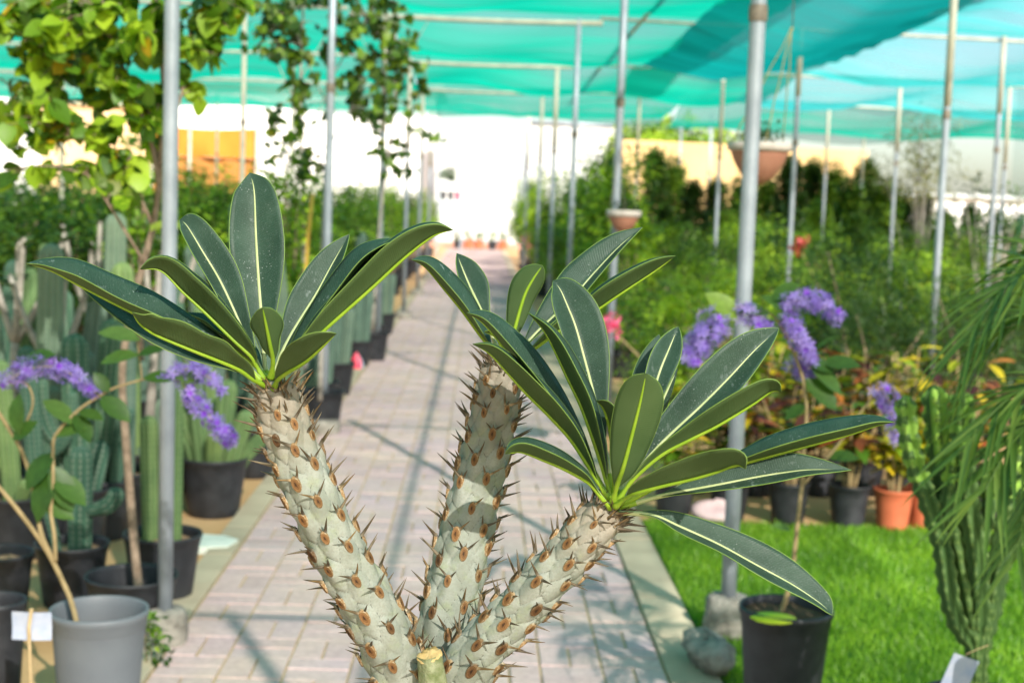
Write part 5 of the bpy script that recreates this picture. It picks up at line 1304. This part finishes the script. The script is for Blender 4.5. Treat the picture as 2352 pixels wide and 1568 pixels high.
# ------------------------------------------------------------------ left side: pots, cacti, trees
def cactus(loc, stems, pot, mat, label, group=None, seed=0, ribs=9, cat='cactus', name='column_cactus'):
    """stems: list of (height, radius, lean x, lean y, base offset x, y)"""
    t = thing(name, label, cat, loc, 0, group); rr = random.Random(seed); z0 = 0
    if pot: add_pot(t, *pot, 'soil', seg=36); z0 = pot[1]*.8
    for k, st in enumerate(stems):
        h, r, lx, ly, ox, oy = st[:6]
        base = Vector((ox, oy, z0 if len(st) < 7 else st[6]))
        if len(st) < 7: pts = [base, base + Vector((lx*.3, ly*.3, (h-z0)*.4)), base + Vector((lx, ly, h-z0))]
        else:       # an arm: goes out sideways then turns upward
            pts = [base, base + Vector((lx*.7, ly*.7, (h-st[6])*.25)), base + Vector((lx, ly, (h-st[6])*.6)), base + Vector((lx*1.05, ly*1.05, h-st[6]))]
        bb = ribbed(pts, [r*.92, r, r*.98] if len(pts) == 3 else [r*.7, r, r, r*.97], ribs, .24, 30, 54, 0, k+seed)
        bb.build('stem', M[mat], t, True, True)
    return t
GC = 'column cacti left of the path'
def CX(px_, Y): return PY(px_, 900, Y).x
# specific plants
pt1 = G(165, 1385); cactus((pt1.x, pt1.y, 0), [(.60, .045, .0, 0, .03, 0), (.46, .032, .10, -.03, .07, -.02, .36), (.38, .02, -.05, 0, -.06, .02)], (.138, .235, 'black_plastic'), 'cactus_dark', 'short dark green cactus with a curved arm in a black pot', seed=3)
pt3 = G(372, 1375); cactus((pt3.x, pt3.y, 0), [(.92, .040, .0, 0, .03, .02), (.70, .036, -.02, .02, -.05, .03)], (.150, .26, 'black_plastic'), 'cactus_green', 'light green single cactus rising behind the steel post in a black pot', seed=4)
pt4 = G(490, 1180); cactus((pt4.x, pt4.y, 0), [(.58, .045, -.04, 0, -.05, -.02), (.66, .05, .03, 0, .03, .02), (.50, .045, -.09, -.02, -.09, .03), (.52, .045, .09, -.02, .08, -.02), (.44, .04, .02, -.08, .01, -.08), (.55, .04, -.03, .05, -.02, .08), (.40, .038, .14, 0, .11, .03)], (.165, .285, 'black_plastic'), 'cactus_green', 'clump of stubby yellow-green cacti in a wide black pot', seed=5)
pt5 = G(282, 1215); cactus((pt5.x, pt5.y, 0), [(.95, .055, 0, 0, .0, 0), (.62, .045, .10, 0, .08, 0, .35), (.72, .05, -.03, .04, -.07, .03)], (.15, .28, 'black_plastic'), 'cactus', 'grey-green cactus with a raised arm in a black pot behind the light green cactus', seed=6)
cols = [  # px, depth, top py, radius, material
 (18, 6.6, 640, .05, 'cactus'), (66, 7.2, 600, .05, 'cactus_green'), (112, 6.4, 575, .062, 'cactus'), (160, 7.6, 640, .055, 'cactus_dark'), (196, 6.9, 590, .06, 'cactus'),
 (255, 7.4, 458, .060, 'cactus'), (303, 7.0, 590, .06, 'cactus_green'), (236, 6.3, 730, .06, 'cactus_dark'), (180, 6.1, 745, .055, 'cactus_dark'), (84, 6.0, 770, .055, 'cactus_dark'),
 (30, 5.9, 820, .05, 'cactus_green'), (430, 7.4, 620, .05, 'cactus_dark'), (478, 8.2, 560, .055, 'cactus'), (545, 9.0, 455, .058, 'cactus_dark'), (500, 7.2, 680, .05, 'cactus_green'), (612, 9.4, 640, .045, 'cactus'), (660, 10.0, 560, .05, 'cactus'),
 (352, 8.8, 660, .05, 'cactus'), (110, 9.0, 560, .05, 'cactus_green'), (10, 8.4, 575, .05, 'cactus_dark'), (700, 10.8, 610, .045, 'cactus'), (585, 7.8, 760, .05, 'cactus'), (640, 8.6, 720, .055, 'cactus_green'), (684, 9.6, 730, .05, 'cactus')]
for i, (px_, Y, tp, r, mt) in enumerate(cols):
    rr = random.Random(300+i); z = PY(px_, tp, Y).z*rr.uniform(.94, 1.03); r *= rr.uniform(.75, 1.12)
    st = [(z, r, rr.uniform(-.10, .10), rr.uniform(-.06, .06), 0, 0)]
    for q in range(rr.choice((0, 1, 2, 2))):
        a = rr.uniform(0, 6.28); st.append((z*rr.uniform(.35, .8), r*rr.uniform(.65, .95), .09*math.cos(a), .06*math.sin(a), .075*math.cos(a), .075*math.sin(a)))
    if rr.random() < .35: s_ = rr.choice((-1, 1)); st.append((z*.8, r*.62, s_*.13, -.02, s_*.02, 0, z*.45))
    tone = {'cactus': 'grey-green', 'cactus_dark': 'dark blue-green', 'cactus_green': 'light green'}[mt]
    cactus((CX(px_, Y), Y, 0), st, (.145, .27, 'black_plastic'), mt, tone + ' ribbed column cactus in a black pot among the cactus rows', tone + ' column cacti', 320+i, rr.choice((8, 9, 10, 11)))

# bare pale-stemmed succulents standing between the cacti
def bare_plant(px_, Y, tp, seed, label):
    rr = random.Random(seed); x = CX(px_, Y); t = thing('branching_succulent', label, 'succulent', (x, Y, 0), 0, 'pale branching succulents'); add_pot(t, .145, .27, 'black_plastic', seg=30)
    H = PY(px_, tp, Y).z; trunk = [Vector((0, 0, .22)), Vector((rr.uniform(-.03, .03), 0, H*.35)), Vector((rr.uniform(-.05, .05), .02, H*.58))]
    b = MB(); b.tube(catmull(trunk, 10), [.030-.001*k for k in range(10)], 10); b.build('trunk', M['bark_grey'], t)
    tops = []
    for k in range(4):
        a = 2*PI*k/4 + rr.uniform(-.5, .5); c = trunk[2]; rd = rr.uniform(.10, .22)
        e1 = c + Vector((rd*.7*math.cos(a), rd*.4*math.sin(a), (H-c.z)*.4)); e2 = c + Vector((rd*1.2*math.cos(a), rd*.6*math.sin(a), (H-c.z)*rr.uniform(.75, 1)))
        b = MB(); b.tube(catmull([c - Vector((0, 0, .02)), e1, e2], 9), [.020-.0009*q for q in range(9)], 8); b.build('limb', M['bark_grey'], t); tops.append(e2)
        for q in range(9):
            an = rr.uniform(0, 6.28); o = obj('leaf', rr.choice(ov), t)
            o.matrix_local = orient(e2 - Vector((0, 0, rr.uniform(0, .06))), Vector((math.cos(an), math.sin(an), rr.uniform(.2, 1))), Vector((0, 0, 1)), rr.uniform(.5, .9))
for i, (px_, Y, tp) in enumerate(((45, 7.0, 510), (212, 8.0, 500), (340, 7.4, 540), (140, 6.7, 610), (575, 8.8, 560))):
    bare_plant(px_, Y, tp, 700+i, 'pale grey branching succulent with small leaf tufts among the cacti')

# empty and half-hidden pots
def pot_only(x, y, r, h, mat, label, soil='soil'):
    t = thing('plant_pot', label, 'pot', (x, y, 0)); add_pot(t, r, h, mat, soil, seg=40); return t
e = P(-8, 1375, 4.15); pot_only(e.x, e.y, .085, e.z, 'black_plastic', 'black pot with brown soil beside the paper label on a stake')
e = G(12, 1430); pot_only(e.x-.02, e.y, .12, .26, 'black_plastic', 'black pot behind the stems of the lilac vine')
# paper label on a stake
lp = P(73, 1436, 3.75)
t_ = thing('plant_label', 'white paper label on a thin wooden stake beside the grey pot', 'label', (lp.x, lp.y, 0))
b = MB(); b.tube([(.004, -.009, 0), (.002, -.012, lp.z*.6), (-.004, -.012, lp.z), (.003, -.010, lp.z+.05)], .005, 6); b.build('stake', M['wood'], t_)
b = MB()
for i in range(9):
    for j in range(5): b.v.append((-.052+.104*i/8, -.006+.006*abs(i-4)/4+.003*math.sin(j), lp.z-.038+.076*j/4)); b.t.append(.5)
b.f = [(i*5+j, (i+1)*5+j, (i+1)*5+j+1, i*5+j+1) for i in range(8) for j in range(4)]; b.m = [0]*len(b.f)
b.build('card', M['paper'], t_)
# flat pale mat, bag by the pots, weeds at the foot of the post
e = G(478, 1258)
b = MB(); o_ = [(-.15, -.10), (-.03, -.13), (.10, -.075), (.125, .03), (.05, .12), (-.13, .13)]
b.add([(x, y, .034 if k % 2 else .028) for k, (x, y) in enumerate(o_)] + [(0, 0, .036)] + [(x, y, 0) for x, y in o_], [(6, k, (k+1) % 6) for k in range(6)] + [(k, 7+k, 7+(k+1) % 6, (k+1) % 6) for k in range(6)])
tag(b.build('flattened_sack', M['mat_pale'], None, False, False, (e.x, e.y, .002)), 'pale greenish flattened sack lying on the sand by the black pots', 'sack')
e = G(818, 852)
b = MB(); nn = 10
for i, (r_, z) in enumerate(((.05, 0), (.06, .05), (.045, .10), (.02, .15), (.004, .17))):
    for k in range(nn): b.v.append((r_*math.cos(2*PI*k/nn)*(1+.2*math.sin(k*2+i)), r_*.7*math.sin(2*PI*k/nn), z)); b.t.append(.5)
b.f = [(i*nn+k, i*nn+(k+1) % nn, (i+1)*nn+(k+1) % nn, (i+1)*nn+k) for i in range(4) for k in range(nn)]
b.m = [1 if (f[0] % nn) in (6, 7, 8) else 0 for f in b.f]
tag(b.build('plastic_bag', [M['paper'], M['red_plastic']], None, True, False, (e.x, e.y, .001)), 'small red and white plastic bag leaning on a black pot', 'bag')
e = G(345, 1535); me, cs = crown_mesh(seed=61, rx=.05, rz=.09, zc=.10, ncl=12, nleaf=150, ls=.03, mat=M['fol_bright'], clr=.035, asp=.5)
t_ = thing('weed', 'small bright green weed growing at the concrete foot', 'weed', (e.x, e.y, 0)); obj('leaves', me, t_); obj('stem', stem_mesh(61, cs, 4, .002), t_)

# big leafy potted tree tied to the post
def heart_set(mat, L, nm='leaf'): return [leaf_mesh(nm, L*(1+.18*i), L*(1.05+.15*i), mat, 'heart', .18, .15)[0:2] for i in range(3)]
def leafy_tree(base, label, skel, blobs, mats, L, d0, ntw, nobj, seed, pot=None, potmat='black_plastic', bark='bark', name='potted_tree', group=None, r0=.018):
    rr = random.Random(seed); t = thing(name, label, 'tree', (base.x, base.y, 0), 0, group); O = Vector((base.x, base.y, 0))
    if pot: add_pot(t, pot[0], pot[1], potmat, 'darksoil', seg=44, fill=pot[2])
    nodes = []
    for k, (pl_, ra, rb) in enumerate(skel):
        pts = catmull([P(x, y, dd) - O if not isinstance(y, Vector) else y for x, y, dd in pl_], 6*len(pl_)); n = len(pts)
        b = MB(); b.tube(pts, [ra+(rb-ra)*i/(n-1) for i in range(n)], 8); b.build('trunk' if k == 0 else 'limb', M[bark], t); nodes += pts[n//3 if k == 0 else 1:]
    leaves = []; tw = MB(); tot = sum(bl[4] for bl in blobs)
    for bl in blobs:
        for q in range(max(1, int(ntw*bl[4]/tot))):
            while True:
                a, c = rr.uniform(-1, 1), rr.uniform(-1, 1)
                if a*a+c*c < 1: break
            p = P(bl[0]+a*bl[2], bl[1]+c*bl[3], d0 + rr.uniform(-.35, .35)*(bl[2]/F*d0*2.2+.2)) - O
            nd = min(nodes, key=lambda z: (z-p).length + (.35 if z.z > p.z + .1 else 0))
            m_ = nd.lerp(p, .5) + Vector((rr.uniform(-.03, .03), rr.uniform(-.03, .03), .03))
            pts = catmull([nd, m_, p], 8); ln = (p-nd).length
            tw.tube(pts, [.0038-.0004*i for i in range(8)], 4)
            for z in range(rr.randint(4, 8)):
                u = rr.uniform(.35, 1)*7; i = min(int(u), 6); c = pts[i].lerp(pts[i+1], u-i)
                ax = rvec(rr) + Vector((0, 0, -.45)); nr = Vector((rr.uniform(-.7, .7), rr.uniform(-.9, .3), rr.uniform(.2, 1)))
                leaves.append((c, ax, nr, rr.uniform(.65, 1.2)))
    tag(tw.build('twigs', M[bark], t), kind='stuff')
    rest = MB(); rr.shuffle(leaves)
    for k, (c, ax, nr, s_) in enumerate(leaves):
        mb, me = mats[rr.randrange(3)]; Mx = orient(c, ax, nr, s_)
        if k < nobj: o = obj('leaf', me, t); o.matrix_local = Mx
        else: rest.add([Mx @ Vector(v) for v in mb.v], mb.f, 0, rr.random())
    if rest.v: tag(rest.build('leaves', M['fol_bright'] if L > .05 else M['fol_mid'], t, True, True), kind='stuff')
    return t
hs = heart_set(M['tree_leaf'], .060)
d = 4.95; tb = P(302, 1318, d); zr = tb.z
tbase = Vector((tb.x, tb.y, 0))
leafy_tree(tbase, 'leafy potted tree with yellowing heart-shaped leaves tied to the steel post', [
    ([(322, 1372, d-.02), (312, 1290, d), (300, 1150, d), (287, 980, d), (281, 850, d+.02), (300, 720, d+.03), (328, 610, d+.03), (352, 520, d+.03), (365, 430, d+.02), (372, 330, d), (378, 250, d), (372, 140, d), (360, 20, d), (350, -80, d)], .0165, .008),
    ([(352, 520, d+.03), (310, 430, d), (268, 360, d), (230, 330, d-.05), (170, 320, d-.1)], .007, .003),
    ([(365, 430, d+.02), (345, 320, d-.03), (300, 210, d-.05), (270, 110, d-.05), (240, 20, d-.05), (220, -60, d)], .009, .004),
    ([(368, 380, d), (330, 270, d+.05), (240, 160, d+.1), (150, 120, d+.15), (60, 60, d+.2)], .007, .003),
    ([(374, 300, d), (410, 240, d), (428, 150, d+.03), (440, 60, d+.05), (470, -20, d+.05)], .007, .003),
    ([(330, 600, d), (250, 470, d-.05), (200, 400, d-.1)], .006, .003),
    ([(372, 300, d), (300, 220, d+.1), (180, 230, d+.2), (60, 220, d+.25), (0, 180, d+.3)], .006, .003)],
    [(180, 70, 190, 90, 34), (90, 170, 110, 80, 20), (290, 190, 100, 100, 18), (60, 40, 80, 60, 12), (210, 300, 70, 60, 7), (40, 260, 50, 40, 5), (330, 60, 80, 80, 12), (470, 60, 60, 70, 7), (225, 400, 70, 40, 5), (440, 190, 40, 50, 3), (300, 330, 60, 60, 6), (20, 380, 50, 60, 4), (530, 30, 50, 40, 5), (100, 300, 110, 50, 7), (490, 120, 50, 60, 4), (250, 450, 60, 40, 3)],
    hs, .052, d, 205, 299, 51, (.160, zr, .62))
b = MB(); rb = [P(345, 524, 4.86), P(372, 514, 4.74), P(395, 516, 4.73), P(412, 518, 4.78), P(398, 510, 4.84), P(360, 520, 4.98)]
for k, p in enumerate(catmull(rb, 24)):
    b.v += [tuple(p + Vector((0, 0, .011))), tuple(p - Vector((0, 0, .011)))]; b.t += [.5, .5]
    if k: b.f.append((2*k-2, 2*k, 2*k+1, 2*k-1)); b.m.append(0)
tag(b.build('plastic_tie', M['ribbon'], None, True), 'lime plastic tie wrapped round the steel post and tree', 'tie')
# slim trees beside the further left posts
hs2 = heart_set(M['tree_leaf2'], .058)
YY = 9.45
def slim(px_, pb_, Y, toppx, blobs, label, seed, ntw, nobj, L=.04, bark='bark_grey', pot=(.16, .28, .8)):
    dd = Y*.99; pbase = PY(px_, pb_, Y); base = Vector((pbase.x, Y, 0)); O = base
    skel = [([(px_, pb_-40, dd), ((px_*.6+toppx*.4), 480, dd), (toppx, 250, dd), (toppx+4, 80, dd), (toppx+12, -60, dd)], .017, .008),
            ([(toppx-4, 420, dd), (toppx-50, 300, dd-.1), (toppx-90, 240, dd-.15)], .005, .002), ([(toppx, 330, dd), (toppx+50, 240, dd), (toppx+80, 150, dd+.1)], .005, .002),
            ([(toppx, 260, dd), (toppx-50, 150, dd), (toppx-90, 40, dd+.1)], .006, .002), ([(toppx, 180, dd), (toppx+60, 80, dd), (toppx+110, 0, dd)], .006, .002)]
    return leafy_tree(base, label, skel, blobs, hs2, L, dd, ntw, nobj, seed, pot, bark=bark, name='slim_tree', group='slim trees by the left posts')
slim(735, 960, 9.35, 760, [(690, 70, 130, 90, 22), (860, 70, 100, 80, 16), (620, 80, 70, 80, 9), (760, 180, 150, 60, 10), (680, 260, 70, 50, 4), (880, 230, 70, 60, 5), (590, 40, 50, 50, 5), (950, 110, 40, 90, 4)], 'slim tree with dark heart-shaped leaves tied up beside the second left post', 52, 135, 299)
slim(855, 800, 13.6, 905, [(905, 120, 60, 80, 14), (940, 200, 50, 60, 9), (880, 270, 60, 60, 6), (900, 380, 60, 60, 9), (1000, 310, 50, 30, 2)], 'slim tree with sparse leaves beside the third left post', 53, 80, 200)
slim(700, 930, 10.6, 690, [(680, 280, 70, 50, 6), (720, 360, 60, 50, 6), (650, 330, 50, 50, 4)], 'slim tree with scattered small leaves before the white building', 54, 22, 100)
b = MB(); b.tube([Vector((P(672, 980, 9.6).x, P(672, 980, 9.6).y, 0)), P(690, 760, 9.6), P(702, 640, 9.6), P(708, 540, 9.6), P(718, 445, 9.6)], .013, 8); o = b.build('bamboo_cane', M['bamboo'], None)
tag(o, 'yellow bamboo cane leaning by the second left post', 'cane')
# make the cane reach the ground
o.data.clear_geometry() if False else None

# shrubs along the left rows
GL = 'potted shrubs along the left path edge'
shrub_proto('lbush', 'potted_shrub', 'leafy green shrub in a black pot along the left path edge', 'shrub', GL, (.17, .30, 'black_plastic'), seed=81, rx=.34, rz=.5, zc=1.05, ncl=44, nleaf=1700, ls=.06, mat=M['fol_mid'], clr=.15, ns=9)
shrub_proto('lbush2', 'potted_shrub', 'loose bright green shrub in a black pot along the left path edge', 'shrub', GL, (.17, .30, 'black_plastic'), seed=82, rx=.32, rz=.58, zc=1.2, ncl=40, nleaf=1300, ls=.065, mat=M['fol_bright'], clr=.16, ns=9)
shrub_proto('lback', 'hedge_shrub', 'large green shrub behind the cactus rows', 'shrub', 'large shrubs behind the cacti', None, seed=83, rx=.75, rz=.75, zc=1.15, ncl=80, nleaf=3200, ls=.085, mat=M['fol_mid'], clr=.24, ns=12, r0=.02)
shrub_proto('lback2', 'hedge_shrub', 'large green shrub behind the cactus rows', 'shrub', 'large shrubs behind the cacti', None, seed=84, rx=.85, rz=.7, zc=1.1, ncl=80, nleaf=3000, ls=.09, mat=M['fol_mid'], clr=.26, ns=12, r0=.02)
y = 10.3
while y < 40:
    x = -1.42 - rnd.uniform(0, .1); k = rnd.choice(['lbush', 'lbush2', 'lbush']); s = rnd.uniform(.85, 1.1)
    place(k, (x, y, 0), None, s); 
    place(rnd.choice(['lbush', 'lbush2']), (x-.75-rnd.uniform(0, .2), y+rnd.uniform(-.2, .3), 0), None, s*1.05)
    y += rnd.uniform(.75, 1.0) + y*.012
for Y, n_ in ((11.5, 4), (13, 5), (15, 6), (17.5, 7), (20.5, 7), (24, 7)):
    xl = PY(-60, 500, Y).x; xh = -2.9
    for q in range(n_):
        x = xl + (xh-xl)*(q+.5)/n_ + rnd.uniform(-.25, .25); s = rnd.uniform(.72, .96)
        place(rnd.choice(['lback', 'lback2', 'lback']), (x, Y + rnd.uniform(-.4, .4), 0), None, s)
for i, (px_, py_, r_, h_) in enumerate(((768, 908, .16, .27), (722, 965, .17, .28), (818, 842, .15, .25), (850, 800, .15, .25), (878, 768, .15, .25), (575, 1065, .155, .28), (590, 1000, .16, .28))):
    e = G(px_, py_); z = cactus((e.x, e.y, 0), [(1.0 + .12*(i % 3), .05, .02, 0, 0, 0), (.7, .045, .03, .02, .07, .03)], (r_, h_, 'black_plastic'), 'cactus', 'grey-green column cactus in a black pot at the left path edge', 'edge cacti in black pots', 400+i)

# far pots in front of the white wall
for i, (px_, m_, lab) in enumerate(((1052, 'black_plastic', 'black'), (1076, 'terracotta', 'red'), (1099, 'terracotta', 'red'), (1131, 'black_plastic', 'black'), (1155, 'terracotta', 'red'))):
    Y = 47.2; t = thing('small_pot_plant', f'small plant in a {lab} pot standing before the white end wall', 'pot plant', (PY(px_, 560, Y).x, Y, 0), 0, f'small {lab} pots at the end wall')
    add_pot(t, .17, .30, m_, 'darksoil', seg=16); me, cs = crown_mesh(seed=500+i, rx=.13, rz=.17, zc=.48, ncl=8, nleaf=90, ls=.09, mat=M['fol_mid'], clr=.09); obj('crown', me, t); obj('stem', stem_mesh(500+i, cs, 3, .01, (0, 0, .25)), t)
# shelf of pots at the end of the left row
Y = 40; c = PY(1035, 435, Y); t_ = thing('plant_shelf', 'white wall shelf holding dark pots under a trailing plant', 'shelf', (c.x, Y, 0))
for z in (c.z-.32, c.z+.22):
    b = MB(); b.box((0, 0, z), (.34, .12, .02)); b.build('board', M['wall_trim'], t_, False)
for x in (-.33, .33):
    b = MB(); b.box((x, .05, (c.z+.22)/2), (.025, .025, (c.z+.22)/2)); b.build('upright', M['steel'], t_, False)
for k, (x, mt) in enumerate(((-.2, 'black_plastic'), (.0, 'black_plastic'), (.19, 'red_plastic'))):
    t = thing('small_pot', f'small {"red" if mt != "black_plastic" else "black"} pot on the white plant shelf', 'pot', (c.x+x, Y, c.z-.30), 0, None if mt != 'black_plastic' else 'black pots on the shelf'); add_pot(t, .085, .24, mt, seg=14)
t = thing('trailing_plant', 'dark bushy plant on top of the white plant shelf', 'plant', (c.x, Y, c.z+.24)); add_pot(t, .12, .14, 'black_plastic', seg=14)
me, cs = crown_mesh(seed=520, rx=.36, rz=.16, zc=.22, ncl=16, nleaf=260, ls=.09, mat=M['fol_dark'], clr=.12); obj('crown', me, t)
